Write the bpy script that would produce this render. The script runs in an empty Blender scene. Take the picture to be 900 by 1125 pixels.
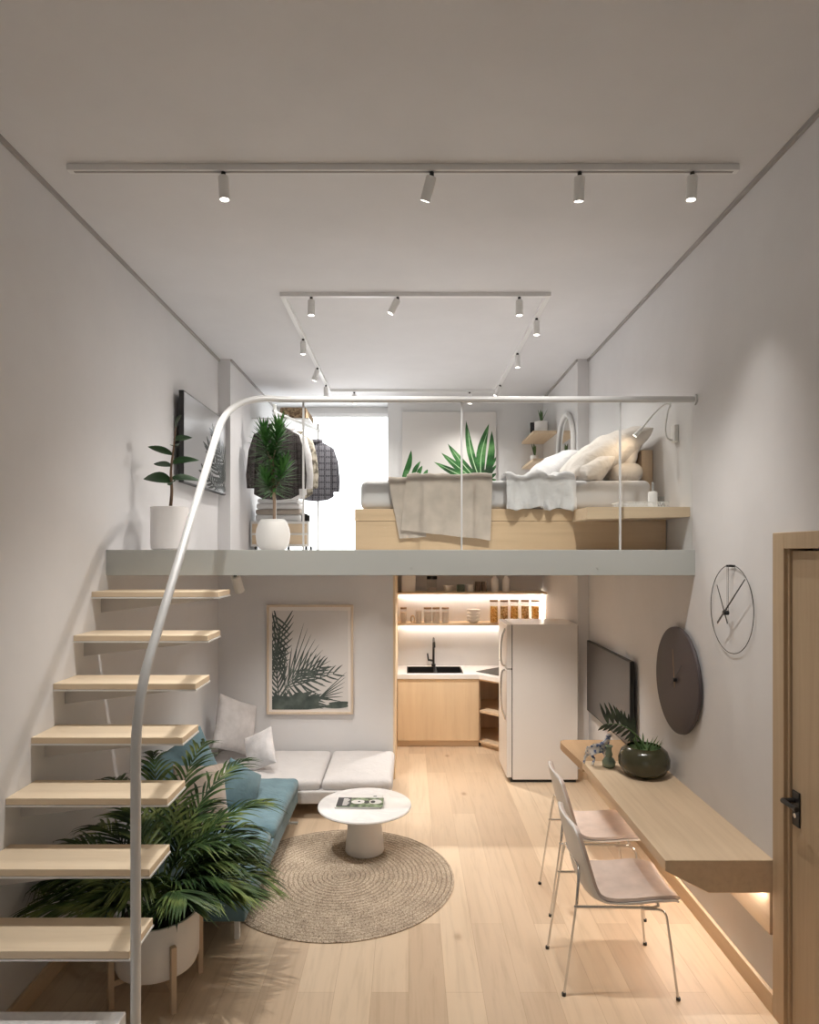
import bpy, bmesh, math, random
from mathutils import Vector, Matrix, Euler, noise
PI = math.pi
S = bpy.context.scene
C = S.collection
random.seed(7)

# ------------------------------------------------------------------ materials
def nt(m): return m.node_tree.nodes, m.node_tree.links
def base_mat(name, color=(.8, .8, .8), rough=.5, metal=0, spec=.5, sheen=0):
    m = bpy.data.materials.new(name); m.use_nodes = True
    b = m.node_tree.nodes['Principled BSDF']
    b.inputs['Base Color'].default_value = (*color, 1)
    b.inputs['Roughness'].default_value = rough
    b.inputs['Metallic'].default_value = metal
    b.inputs['Specular IOR Level'].default_value = spec
    if sheen: b.inputs['Sheen Weight'].default_value = sheen
    return m
def coords(m, scale=(1, 1, 1), rot=(0, 0, 0), loc=(0, 0, 0)):
    n, l = nt(m)
    t = n.new('ShaderNodeTexCoord'); mp = n.new('ShaderNodeMapping')
    mp.inputs['Scale'].default_value = scale; mp.inputs['Rotation'].default_value = rot
    mp.inputs['Location'].default_value = loc
    l.new(t.outputs['Object'], mp.inputs['Vector'])
    return mp.outputs['Vector']
def noise_node(m, vec, scale, detail=4, rough=.5, dist=0):
    n, l = nt(m); x = n.new('ShaderNodeTexNoise')
    x.inputs['Scale'].default_value = scale; x.inputs['Detail'].default_value = detail
    x.inputs['Roughness'].default_value = rough; x.inputs['Distortion'].default_value = dist
    l.new(vec, x.inputs['Vector']); return x.outputs['Fac']
def ramp(m, fac, stops):
    n, l = nt(m); r = n.new('ShaderNodeValToRGB')
    e = r.color_ramp.elements
    while len(e) < len(stops): e.new(.5)
    for i, (p, c) in enumerate(stops): e[i].position = p; e[i].color = (*c, 1)
    l.new(fac, r.inputs['Fac']); return r.outputs['Color']
def mixc(m, fac, a, b, mode='MIX'):
    n, l = nt(m); x = n.new('ShaderNodeMix'); x.data_type = 'RGBA'; x.blend_type = mode
    for sock, v in ((x.inputs[0], fac), (x.inputs[6], a), (x.inputs[7], b)):
        if isinstance(v, (int, float)): sock.default_value = v
        elif isinstance(v, tuple): sock.default_value = (*v, 1)
        else: l.new(v, sock)
    return x.outputs[2]
def setcol(m, sock): m.node_tree.links.new(sock, m.node_tree.nodes['Principled BSDF'].inputs['Base Color'])
def bump(m, fac, strength=.2, dist=.01):
    n, l = nt(m); b = n.new('ShaderNodeBump')
    b.inputs['Strength'].default_value = strength; b.inputs['Distance'].default_value = dist
    l.new(fac, b.inputs['Height']); l.new(b.outputs['Normal'], n['Principled BSDF'].inputs['Normal'])
def fabric(name, color, rough=.9, var=.12, weave=420, sheen=.2):
    m = base_mat(name, color, rough, spec=.2, sheen=sheen)
    v = coords(m)
    f = noise_node(m, v, 9, 3)
    c0 = tuple(c * (1 - var) for c in color); c1 = tuple(min(1, c * (1 + var)) for c in color)
    setcol(m, ramp(m, f, [(.3, c0), (.7, c1)]))
    bump(m, noise_node(m, v, weave, 2), .25, .002)
    return m
def plaster(name, color, rough=.85):
    m = base_mat(name, color, rough, spec=.25)
    v = coords(m)
    f = noise_node(m, v, 2.5, 5, .6)
    setcol(m, ramp(m, f, [(.3, tuple(c * .97 for c in color)), (.7, tuple(min(1, c * 1.02) for c in color))]))
    bump(m, noise_node(m, v, 70, 3), .06, .002)
    return m
def wood(name, dark, light, axis='Y', rough=.5, cross=26, along=1.3):
    m = base_mat(name, light, rough, spec=.35)
    sc = {'X': (along, cross, cross), 'Y': (cross, along, cross), 'Z': (cross, cross, along)}[axis]
    f = noise_node(m, coords(m, sc), 1.0, 6, .62, .35)
    sc2 = tuple(s * .22 for s in sc)
    g = noise_node(m, coords(m, sc2, loc=(3, 5, 2)), 1.0, 2, .5, .5)
    mid = tuple((a * .35 + b * .65) for a, b in zip(dark, light))
    c1 = ramp(m, f, [(.28, dark), (.5, mid), (.68, light)])
    c2 = ramp(m, g, [(.35, tuple(c * .93 for c in light)), (.65, tuple(min(1, c * 1.05) for c in light))])
    setcol(m, mixc(m, .5, c1, c2))
    bump(m, f, .06, .002)
    return m
def glassy(name, tint=(1, 1, 1), base=.04, rough=.02):
    m = bpy.data.materials.new(name); m.use_nodes = True
    n, l = nt(m)
    n.remove(n['Principled BSDF'])
    t = n.new('ShaderNodeBsdfTransparent'); t.inputs['Color'].default_value = (*tint, 1)
    g = n.new('ShaderNodeBsdfGlossy'); g.inputs['Roughness'].default_value = rough
    lw = n.new('ShaderNodeLayerWeight'); pw = n.new('ShaderNodeMath'); pw.operation = 'POWER'; pw.inputs[1].default_value = 5
    ma = n.new('ShaderNodeMath'); ma.operation = 'MULTIPLY_ADD'; ma.inputs[1].default_value = .85; ma.inputs[2].default_value = base
    l.new(lw.outputs['Facing'], pw.inputs[0]); l.new(pw.outputs[0], ma.inputs[0])
    mx = n.new('ShaderNodeMixShader')
    l.new(ma.outputs[0], mx.inputs['Fac']); l.new(t.outputs[0], mx.inputs[1]); l.new(g.outputs[0], mx.inputs[2])
    l.new(mx.outputs[0], n['Material Output'].inputs['Surface'])
    return m
def emit(name, color, strength):
    m = bpy.data.materials.new(name); m.use_nodes = True
    b = m.node_tree.nodes['Principled BSDF']
    b.inputs['Base Color'].default_value = (*color, 1)
    b.inputs['Emission Color'].default_value = (*color, 1); b.inputs['Emission Strength'].default_value = strength
    return m

M = {}
M['wall'] = plaster('wall_plaster', (.70, .692, .695))
M['ceil'] = plaster('ceiling_plaster', (.70, .695, .70))
M['gap'] = base_mat('shadow_gap_grey', (.38, .36, .345), .8)
M['oak'] = wood('oak_along_depth', (.54, .39, .25), (.73, .575, .405), 'Y')
M['oakx'] = wood('oak_along_width', (.54, .39, .25), (.73, .575, .405), 'X')
M['oakz'] = wood('oak_upright', (.48, .35, .23), (.64, .50, .36), 'Z')
M['oakpale'] = wood('pale_oak_tread', (.64, .50, .345), (.80, .665, .49), 'X')
M['oakdoor'] = wood('oak_door', (.36, .26, .165), (.49, .375, .25), 'Z', cross=34)
M['oakdk'] = wood('oak_bed', (.50, .35, .215), (.68, .505, .325), 'X', cross=20)
M['kitwood'] = wood('kitchen_oak', (.68, .505, .325), (.82, .66, .46), 'Z', cross=22)
M['steel'] = base_mat('grey_steel', (.45, .465, .445), .55, 0, .4)
M['white_metal'] = base_mat('white_metal', (.80, .80, .79), .35, 0, .5)
M['rail'] = base_mat('brushed_rail', (.68, .69, .69), .38, .15, .5)
M['chrome'] = base_mat('chrome', (.72, .72, .72), .18, 1)
M['black'] = base_mat('black_metal', (.012, .012, .012), .4)
M['blackgl'] = base_mat('black_gloss', (.01, .01, .011), .12)
M['white'] = base_mat('white_lacquer', (.80, .79, .78), .35)
M['fridge'] = base_mat('fridge_white', (.80, .78, .765), .32)
M['ceramic'] = base_mat('white_ceramic', (.82, .80, .78), .4)
M['soil'] = base_mat('soil', (.03, .022, .015), 1)
M['glass'] = glassy('clear_glass', (.98, .99, .985), .012)
M['jar'] = glassy('jar_glass', (.93, .94, .94))
M['teal'] = fabric('teal_fabric', (.15, .245, .285))
M['tealdk'] = fabric('teal_frame_fabric', (.12, .21, .25))
M['lgrey'] = fabric('pale_grey_fabric', (.64, .62, .615), var=.03)
M['grey'] = fabric('grey_fabric', (.52, .495, .49))
M['lilac'] = fabric('off_white_fabric', (.70, .68, .685))
M['taupe'] = fabric('taupe_fabric', (.42, .36, .31))
M['beige'] = fabric('beige_chair_fabric', (.66, .56, .50), weave=500)
M['shell'] = base_mat('chair_shell', (.78, .75, .72), .5)
M['linen'] = fabric('white_linen', (.69, .685, .69), var=.05)
M['cream'] = fabric('cream_linen', (.68, .63, .58), var=.05)
M['sheet'] = fabric('white_sheet', (.68, .67, .675), var=.03)
M['throw'] = fabric('beige_throw', (.50, .435, .375), weave=300)
M['lid'] = base_mat('bamboo_lid', (.25, .15, .08), .5)
M['marble'] = base_mat('white_marble', (.82, .81, .80), .2)
_v = coords(M['marble'])
setcol(M['marble'], ramp(M['marble'], noise_node(M['marble'], _v, 3, 6, .6, 1.2), [(.42, (.84, .83, .82)), (.5, (.77, .76, .76)), (.56, (.84, .83, .82))]))

def floor_mat():
    m = base_mat('oak_floor', (.6, .45, .3), .42, spec=.4)
    n, l = nt(m)
    v = coords(m, rot=(0, 0, PI / 2))
    br = n.new('ShaderNodeTexBrick')
    br.offset = .37; br.offset_frequency = 2
    br.inputs['Scale'].default_value = 1; br.inputs['Brick Width'].default_value = 1.7
    br.inputs['Row Height'].default_value = .19; br.inputs['Mortar Size'].default_value = .0012
    br.inputs['Mortar Smooth'].default_value = .3
    br.inputs['Color1'].default_value = (.59, .45, .32, 1); br.inputs['Color2'].default_value = (.73, .585, .43, 1)
    br.inputs['Mortar'].default_value = (.50, .36, .235, 1)
    l.new(v, br.inputs['Vector'])
    g = noise_node(m, coords(m, (24, 1.6, 1)), 1.0, 7, .62, .5)
    gc = ramp(m, g, [(.25, (.72, .68, .62)), (.5, (1, 1, 1)), (.75, (1.06, 1.05, 1.03))])
    col = mixc(m, .55, br.outputs['Color'], gc, 'MULTIPLY')
    b = noise_node(m, coords(m, (2.4, .7, 1)), 1, 2)
    bc = ramp(m, b, [(.35, (.90, .88, .85)), (.7, (1, 1, 1))])
    col = mixc(m, .7, col, bc, 'MULTIPLY')
    vo = n.new('ShaderNodeTexVoronoi'); vo.inputs['Scale'].default_value = 1.0
    l.new(coords(m, (2.6, 1.5, 1)), vo.inputs['Vector'])
    kc = ramp(m, vo.outputs['Distance'], [(.0, (.30, .21, .15)), (.034, (.55, .45, .37)), (.075, (.93, .90, .88)), (.11, (1, 1, 1))])
    col = mixc(m, .7, col, kc, 'MULTIPLY')
    setcol(m, col); bump(m, g, .05, .002)
    return m
M['floor'] = floor_mat()

def rug_mat():
    m = base_mat('jute', (.4, .33, .25), .95, spec=.1)
    v = coords(m)
    a = noise_node(m, v, 95, 3, .7); b = noise_node(m, v, 7, 3, .6)
    ca = ramp(m, a, [(.34, (.20, .15, .11)), (.47, (.46, .385, .295)), (.64, (.68, .60, .485))])
    cb = ramp(m, b, [(.35, (.80, .76, .74)), (.65, (1.05, 1.02, 1.0))])
    n, l = nt(m)
    w = n.new('ShaderNodeTexWave'); w.wave_type = 'RINGS'; w.rings_direction = 'Z'; w.inputs['Scale'].default_value = 9.5; w.inputs['Distortion'].default_value = 1.2; w.inputs['Detail Scale'].default_value = 3
    l.new(v, w.inputs['Vector'])
    cw = ramp(m, w.outputs['Fac'], [(.0, (.55, .52, .50)), (.35, (1, 1, 1))])
    setcol(m, mixc(m, .75, mixc(m, .8, ca, cb, 'MULTIPLY'), cw, 'MULTIPLY'))
    bump(m, a, .6, .006)
    return m
M['jute'] = rug_mat()

def leaf_mat(name, c0, c1, c2, scale=5):
    m = base_mat(name, c1, .45, spec=.4)
    f = noise_node(m, coords(m), scale, 3)
    setcol(m, ramp(m, f, [(.32, c0), (.5, c1), (.7, c2)]))
    return m
M['palm'] = leaf_mat('palm_leaf', (.014, .036, .013), (.05, .10, .028), (.24, .30, .09), 6)
M['drac'] = leaf_mat('dracaena_leaf', (.02, .08, .015), (.04, .15, .025), (.09, .25, .05), 8)
M['rubber'] = leaf_mat('rubber_leaf', (.012, .04, .012), (.02, .06, .018), (.035, .09, .03), 8)
M['fern'] = leaf_mat('dark_sprig_leaf', (.014, .02, .012), (.028, .038, .022), (.05, .065, .035), 20)
M['artgreen'] = leaf_mat('printed_green', (.008, .035, .010), (.025, .13, .028), (.16, .36, .13), 5)
M['artdark'] = leaf_mat('printed_dark_green', (.05, .065, .058), (.075, .095, .085), (.13, .155, .14), 9)
M['stem'] = base_mat('plant_stem', (.16, .10, .06), .8)
M['gstem'] = base_mat('green_stem', (.08, .15, .05), .6)
M['bark'] = base_mat('pale_bark', (.42, .30, .22), .9)

for k_ in ('linen', 'cream'):
    v_ = coords(M[k_], (1, 1, 1.6)); bump(M[k_], noise_node(M[k_], v_, 9, 4, .5, 1.2), .40, .03)
for k_ in ('lilac', 'grey', 'teal', 'taupe', 'lgrey'):
    v_ = coords(M[k_]); bump(M[k_], noise_node(M[k_], v_, 13, 4, .55, 1.0), .35, .02)
def plaid(name, c0, c1, c2):
    m = base_mat(name, c1, .9, spec=.1)
    n, l = nt(m)
    def stripes(axis, scale, th):
        w = n.new('ShaderNodeTexWave'); w.bands_direction = axis; w.inputs['Scale'].default_value = scale
        l.new(coords(m), w.inputs['Vector']); return ramp(m, w.outputs['Fac'], [(th, (0, 0, 0)), (th + .06, (1, 1, 1))])
    a = stripes('X', 4.2, .78); b = stripes('Z', 4.2, .78); c = stripes('X', 17, .7); d = stripes('Z', 17, .7)
    col = mixc(m, b, mixc(m, a, c1, c0), c0)
    col = mixc(m, mixc(m, .5, c, d, 'ADD'), col, mixc(m, .5, col, c2))
    setcol(m, col)
    return m
M['plaid_grey'] = plaid('grey_plaid', (.012, .012, .02), (.10, .098, .115), (.27, .26, .28))
M['plaid_dark'] = plaid('dark_plaid', (.008, .007, .007), (.036, .030, .030), (.13, .115, .11))
M['camo'] = base_mat('olive_cloth', (.3, .27, .2), .9)
setcol(M['camo'], ramp(M['camo'], noise_node(M['camo'], coords(M['camo']), 14, 2), [(.4, (.13, .11, .08)), (.5, (.42, .38, .30)), (.6, (.55, .50, .42))]))
M['wicker'] = base_mat('wicker', (.35, .22, .12), .8)
setcol(M['wicker'], ramp(M['wicker'], noise_node(M['wicker'], coords(M['wicker'], (40, 40, 90)), 1, 2), [(.4, (.15, .09, .05)), (.6, (.50, .36, .22))]))
M['pasta'] = base_mat('dry_pasta', (.7, .45, .12), .7)
setcol(M['pasta'], ramp(M['pasta'], noise_node(M['pasta'], coords(M['pasta']), 60, 2), [(.4, (.62, .38, .10)), (.6, (.90, .68, .30))]))
M['cereal'] = base_mat('cereal_flakes', (.7, .5, .25), .8)
setcol(M['cereal'], ramp(M['cereal'], noise_node(M['cereal'], coords(M['cereal']), 45, 2), [(.4, (.50, .30, .10)), (.6, (.85, .68, .40))]))
M['flour'] = base_mat('pale_flour', (.85, .79, .74), .9)
for k_ in ('flour', 'pasta', 'cereal'):
    n_, l_ = nt(M[k_]); b_ = n_['Principled BSDF']; tl_ = n_.new('ShaderNodeBsdfTranslucent'); mx_ = n_.new('ShaderNodeMixShader'); mx_.inputs['Fac'].default_value = .5
    if b_.inputs['Base Color'].links: l_.new(b_.inputs['Base Color'].links[0].from_socket, tl_.inputs['Color'])
    else: tl_.inputs['Color'].default_value = b_.inputs['Base Color'].default_value
    l_.new(b_.outputs[0], mx_.inputs[1]); l_.new(tl_.outputs[0], mx_.inputs[2]); l_.new(mx_.outputs[0], n_['Material Output'].inputs['Surface'])
M['led'] = emit('led_strip', (1, .90, .80), 38)
M['led_desk'] = emit('desk_led_strip', (1, .90, .80), 95)
M['lens'] = emit('lamp_lens', (1, .93, .84), 14)
M['shade'] = emit('backlit_shade', (.95, .98, 1.0), 2.2)
M['mirror'] = base_mat('mirror_silver', (.9, .9, .9), .02, 1)
M['screen'] = base_mat('tv_screen', (.085, .076, .072), .3, spec=.6)
M['print'] = base_mat('print_paper', (.66, .63, .61), .6)
M['mat_board'] = base_mat('mat_board', (.80, .75, .71), .7)
M['greyprint'] = base_mat('glossy_grey_print', (.36, .36, .365), .2)
M['clockdark'] = base_mat('dark_stained_wood', (.075, .060, .062), .6)
M['smoke'] = base_mat('dark_green_glass', (.050, .048, .024), .18, spec=.6)
M['gusset'] = base_mat('gusset_grey', (.46, .44, .425), .8)
M['mossglass'] = base_mat('pale_green_glass', (.16, .21, .15), .12, spec=.7)
M['porc'] = base_mat('blue_white_porcelain', (.7, .7, .7), .15)
setcol(M['porc'], ramp(M['porc'], noise_node(M['porc'], coords(M['porc']), 38, 2), [(.46, (.72, .71, .69)), (.52, (.50, .53, .60)), (.60, (.10, .15, .32))]))

# ------------------------------------------------------------------ mesh helpers
def B(): return bmesh.new()
def box(bm, x0, x1, y0, y1, z0, z1, bev=0, seg=2):
    r = bmesh.ops.create_cube(bm, size=1, matrix=Matrix.Translation(((x0 + x1) / 2, (y0 + y1) / 2, (z0 + z1) / 2)) @ Matrix.Diagonal((abs(x1 - x0), abs(y1 - y0), abs(z1 - z0), 1)))
    if bev:
        es = list({e for v in r['verts'] for e in v.link_edges})
        bmesh.ops.bevel(bm, geom=es, offset=bev, segments=seg, affect='EDGES', profile=.5)
    return bm
def lathe(bm, prof, cx=0, cy=0, seg=32, cap0=True, cap1=True, mat=None):
    rings = []
    for r, z in prof:
        rings.append([bm.verts.new(((mat @ Vector((r * math.cos(2 * PI * i / seg), r * math.sin(2 * PI * i / seg), z))) if mat else Vector((cx + r * math.cos(2 * PI * i / seg), cy + r * math.sin(2 * PI * i / seg), z)))) for i in range(seg)])
    for a, b in zip(rings, rings[1:]):
        for i in range(seg):
            j = (i + 1) % seg
            bm.faces.new((a[i], a[j], b[j], b[i]))
    if cap0: bm.faces.new(list(reversed(rings[0])))
    if cap1: bm.faces.new(rings[-1])
    return bm
def frame_at(p, d):
    d = Vector(d).normalized()
    return Matrix.Translation(p) @ d.to_track_quat('Z', 'Y').to_matrix().to_4x4()
def cyl(bm, p0, p1, r0, r1=None, seg=16):
    p0 = Vector(p0); p1 = Vector(p1); r1 = r0 if r1 is None else r1
    return lathe(bm, [(r0, 0), (r1, (p1 - p0).length)], seg=seg, mat=frame_at(p0, p1 - p0))
def smooth_path(pts, n=8):
    pts = [Vector(p) for p in pts]; out = []
    P = [pts[0] * 2 - pts[1]] + pts + [pts[-1] * 2 - pts[-2]]
    for i in range(1, len(P) - 2):
        for k in range(n):
            t = k / n; a, b, c, d = P[i - 1:i + 3]
            out.append(.5 * ((2 * b) + (c - a) * t + (2 * a - 5 * b + 4 * c - d) * t * t + (3 * b - a - 3 * c + d) * t ** 3))
    out.append(pts[-1]); return out
def fillet(pts, rads, n=8):
    pts = [Vector(p) for p in pts]; out = [pts[0]]
    for i in range(1, len(pts) - 1):
        a, b, c = pts[i - 1:i + 2]; r = rads[i - 1]
        p = b + (a - b).normalized() * r; q = b + (c - b).normalized() * r
        for k in range(n + 1):
            t = k / n; out.append((1 - t) ** 2 * p + 2 * t * (1 - t) * b + t * t * q)
    out.append(pts[-1]); return out
def tube(bm, pts, r, seg=10, cap=True):
    pts = [Vector(p) for p in pts]
    rad = r if callable(r) else (lambda t: r)
    t0 = (pts[1] - pts[0]).normalized()
    u = t0.orthogonal().normalized(); rings = []
    for i, p in enumerate(pts):
        a = pts[max(0, i - 1)]; b = pts[min(len(pts) - 1, i + 1)]
        t = (b - a).normalized(); u = (u - t * u.dot(t)).normalized(); w = t.cross(u)
        rr = rad(i / (len(pts) - 1))
        rings.append([bm.verts.new(p + (u * math.cos(2 * PI * k / seg) + w * math.sin(2 * PI * k / seg)) * rr) for k in range(seg)])
    for a, b in zip(rings, rings[1:]):
        for i in range(seg):
            j = (i + 1) % seg; bm.faces.new((a[i], a[j], b[j], b[i]))
    if cap: bm.faces.new(list(reversed(rings[0]))); bm.faces.new(rings[-1])
    return bm
def prism(bm, poly, f0, f1):
    a = [bm.verts.new(f0(*p)) for p in poly]; b = [bm.verts.new(f1(*p)) for p in poly]
    n = len(poly)
    bm.faces.new(a); bm.faces.new(list(reversed(b)))
    for i in range(n):
        j = (i + 1) % n; bm.faces.new((a[j], a[i], b[i], b[j]))
    return bm
def softbox(bm, x0, x1, y0, y1, z0, z1, r=.04, n=14, bulge=0, wr=0, seed=0):
    h = Vector(((x1 - x0) / 2, (y1 - y0) / 2, (z1 - z0) / 2)); c = Vector(((x0 + x1) / 2, (y0 + y1) / 2, (z0 + z1) / 2))
    r = min(r, h.x * .99, h.y * .99, h.z * .99)
    def ticks(hh, m):
        inner = hh - r; k = 4
        e = [-hh + r * (1 - math.cos(PI / 2 * i / k)) * 1.0 for i in range(k)]
        mid = [-inner + 2 * inner * i / m for i in range(m + 1)]
        return e + mid + [-x for x in reversed(e)]
    tx, ty, tz = ticks(h.x, n), ticks(h.y, n), ticks(h.z, 3)
    cache = {}
    def V(x, y, z):
        key = (round(x, 5), round(y, 5), round(z, 5))
        if key not in cache:
            p = Vector((x, y, z)); q = Vector([max(-h[i] + r, min(h[i] - r, p[i])) for i in range(3)])
            d = p - q
            if d.length > 1e-9: p = q + d.normalized() * r
            u = p.x / h.x; v = p.y / h.y
            if p.z > 0: p.z += bulge * (1 - u * u) * (1 - v * v)
            if wr:
                nz = noise.noise(Vector((p.x * 7 + seed, p.y * 7, p.z * 4))) + .5 * noise.noise(Vector((p.x * 17 + seed, p.y * 15, p.z * 9)))
                p += Vector((.4, .4, 1)) * nz * wr
            cache[key] = bm.verts.new(p + c)
        return cache[key]
    def face(A, Bt, f):
        for i in range(len(A) - 1):
            for j in range(len(Bt) - 1):
                vs = [f(A[i], Bt[j]), f(A[i + 1], Bt[j]), f(A[i + 1], Bt[j + 1]), f(A[i], Bt[j + 1])]
                vs2 = []
                for v in vs:
                    if v not in vs2: vs2.append(v)
                if len(vs2) >= 3:
                    try: bm.faces.new(vs2)
                    except ValueError: pass
    for s in (-1, 1):
        face(tx, ty, lambda a, b: V(a, b, s * h.z)); face(tx, tz, lambda a, b: V(a, s * h.y, b)); face(ty, tz, lambda a, b: V(s * h.x, a, b))
    bmesh.ops.recalc_face_normals(bm, faces=bm.faces)
    return bm
def pillow_bm(w, h, t, seed=0, wr=.006, n=18, concave=.07):
    bm = B(); side = {}
    for s in (1, -1):
        for i in range(n + 1):
            for j in range(n + 1):
                u = math.sin((i / n * 2 - 1) * PI / 2); v = math.sin((j / n * 2 - 1) * PI / 2)
                edge = i in (0, n) or j in (0, n)
                if edge and s == -1: side[s, i, j] = side[1, i, j]; continue
                x = w / 2 * u * (1 - concave * (1 - v * v)); y = h / 2 * v * (1 - concave * (1 - u * u))
                k = max(0, (1 - u * u) * (1 - v * v)) ** .42
                nz = noise.noise(Vector((x * 9 + seed * 3.1, y * 9, s * 2))) + .6 * noise.noise(Vector((x * 22, y * 20 + seed, s * 5)))
                side[s, i, j] = bm.verts.new((x, s * (t / 2 * k + nz * wr * min(1, k * 2)), y))
    for s in (1, -1):
        for i in range(n):
            for j in range(n):
                q = [side[s, i, j], side[s, i + 1, j], side[s, i + 1, j + 1], side[s, i, j + 1]]
                try: bm.faces.new(q if s == -1 else q[::-1])
                except ValueError: pass
    bmesh.ops.recalc_face_normals(bm, faces=bm.faces)
    return bm
def grid_sheet(bm, f, nu, nv):
    g = [[bm.verts.new(f(i / nu, j / nv)) for j in range(nv + 1)] for i in range(nu + 1)]
    for i in range(nu):
        for j in range(nv): bm.faces.new((g[i][j], g[i + 1][j], g[i + 1][j + 1], g[i][j + 1]))
    return bm

def obj(name, bm, mat, parent=None, world=True, smooth=None, loc=None, rot=None):
    if parent is not None and world:
        bmesh.ops.translate(bm, verts=bm.verts, vec=-Vector(BASE[parent.name]))
    me = bpy.data.meshes.new(name); bm.to_mesh(me); bm.free()
    me.materials.append(M[mat] if isinstance(mat, str) else mat)
    o = bpy.data.objects.new(name, me); C.objects.link(o)
    if parent is not None: o.parent = parent; BASE[o.name] = BASE[parent.name] if world else (0, 0, 0)
    else: BASE[o.name] = (0, 0, 0)
    if loc: o.location = loc
    if rot: o.rotation_euler = rot
    if smooth is not None:
        for p in me.polygons: p.use_smooth = True
        if smooth < 180: me.set_sharp_from_angle(angle=math.radians(smooth))
    return o
BASE = {}
def tag(o, label, cat, group=None):
    o['label'] = label; o['category'] = cat
    if group: o['group'] = group
    return o
def thing(name, label, cat, loc=(0, 0, 0), group=None, rz=0):
    o = bpy.data.objects.new(name, None); C.objects.link(o); o.location = loc; o.rotation_euler.z = rz
    o.empty_display_size = .1
    BASE[o.name] = tuple(loc)
    return tag(o, label, cat, group)
def struct(name, bm, mat, parent=None, smooth=None):
    o = obj(name, bm, mat, parent, smooth=smooth); o['kind'] = 'structure'; return o
def solid(name, bm, mat, label, cat, loc=None, rot=None, group=None, smooth=None):
    # a thing that is one mesh; bm in its own local frame when loc is given
    if loc is None:
        xs = [v.co for v in bm.verts]
        loc = ((min(p.x for p in xs) + max(p.x for p in xs)) / 2, (min(p.y for p in xs) + max(p.y for p in xs)) / 2, min(p.z for p in xs))
        bmesh.ops.translate(bm, verts=bm.verts, vec=-Vector(loc))
    o = obj(name, bm, mat, smooth=smooth, loc=loc, rot=rot); BASE[o.name] = tuple(loc)
    return tag(o, label, cat, group)
def dup(root, loc, rz=None, label=None):
    r = root.copy(); C.objects.link(r); r.location = loc; BASE[r.name] = tuple(loc)
    if rz is not None: r.rotation_euler.z = rz
    if label: r['label'] = label
    for ch in list(root.children):
        c = ch.copy(); C.objects.link(c); c.parent = r
        for g in list(ch.children):
            d = g.copy(); C.objects.link(d); d.parent = c
    return r
# ------------------------------------------------------------------ the room
XL, XR = -1.89, 1.79            # side walls of the double-height part
XL2, XR2 = -1.77, 1.68          # side walls of the narrower rear part
YB, YK, YW = 6.6, 8.3, 8.75     # living back wall, kitchen back wall, window plane
ZC, ZF, ZU = 4.17, 2.267, 2.107 # ceiling, loft floor, loft underside
struct('floor', box(B(), XL - .2, XR + .2, -1.4, 8.5, -.12, 0), 'floor')
struct('ceiling', box(B(), XL - .2, XR + .2, -1.4, 9.0, ZC, ZC + .12), 'ceil')
struct('wall_left', box(B(), XL - .2, XL, -1.4, YB, 0, ZC), 'wall')
struct('wall_left_rear', box(B(), XL - .2, XL2, YB, 9.0, ZU, ZC), 'wall')
struct('wall_back', box(B(), XL - .2, -.154, YB, 8.5, 0, ZU), 'wall')
b = B(); box(b, XR, XR + .2, 3.13, YB, 0, ZC); box(b, XR, XR + .2, -1.4, 2.2, 0, ZC); box(b, XR, XR + .2, 2.2, 3.13, 2.27, ZC)
box(b, 1.90, XR + .2, 2.2, 3.13, 0, 2.27); struct('wall_right', b, 'wall')  # first box: unseen backing added behind the door to block outside light
struct('wall_right_rear', box(B(), XR2, XR + .2, YB, 9.0, 0, ZC), 'wall')
struct('wall_kitchen', box(B(), -.154, XR2, YK, YK + .2, 0, ZU), 'wall')
struct('wall_loft', box(B(), -.26, XR2, YK, 9.0, ZF, ZC), 'wall')
b = B(); box(b, XL - .2, -1.35, -1.4, -1.2, 0, ZC); box(b, 1.35, XR + .2, -1.4, -1.2, 0, ZC); box(b, -1.35, 1.35, -1.4, -1.2, 3.6, ZC)
box(b, -1.35, 1.35, -1.4, -1.2, 0, .4); struct('wall_front', b, 'wall')
b = B()
for x0, x1, z0, z1 in ((-1.35, -1.29, .4, 3.6), (1.29, 1.35, .4, 3.6), (-.03, .03, .4, 3.6), (-1.29, 1.29, .4, .46), (-1.29, 1.29, 3.54, 3.6)):
    box(b, x0, x1, -1.34, -1.28, z0, z1)
w1 = struct('fill_window', b, 'white_metal')  # unseen window added behind the camera to let in soft fill light
o = obj('pane', box(B(), -1.29, 1.29, -1.315, -1.305, .46, 3.54), 'glass', w1)
# loft floor slab, steel edge beam
b = B(); box(b, XL, XR, 4.19, YB, ZU + .01, ZF - .004); box(b, XL2, XR2, YB, 9.0, ZU + .01, ZF - .004)
sl = struct('floor_loft', b, 'wall')
b = B(); box(b, XL, XR, 4.15, 4.185, ZU, ZF, .002); box(b, XL, XR, 4.185, 4.26, ZU, ZU + .012)
eb = struct('trim_1', b, 'steel')
b = B()
for x in (-1.2, .02, 1.18): cyl(b, (x, 4.151, ZU + .05), (x, 4.146, ZU + .05), .006, seg=10)
obj('bolts', b, 'steel', eb)
# solid grey strips that colour in the shade line along the ceiling
for k, (x0, x1, y0, y1) in enumerate(((XL - .001, XL + .018, -1.2, YB), (XR - .018, XR + .001, -1.2, YB), (XL2, XL2 + .016, YB, YK + .4), (XR2 - .016, XR2, YB, YK))):
    struct('trim_%d' % (k + 2), box(B(), x0, x1, y0, y1, ZC - .022, ZC), 'gap')
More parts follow.
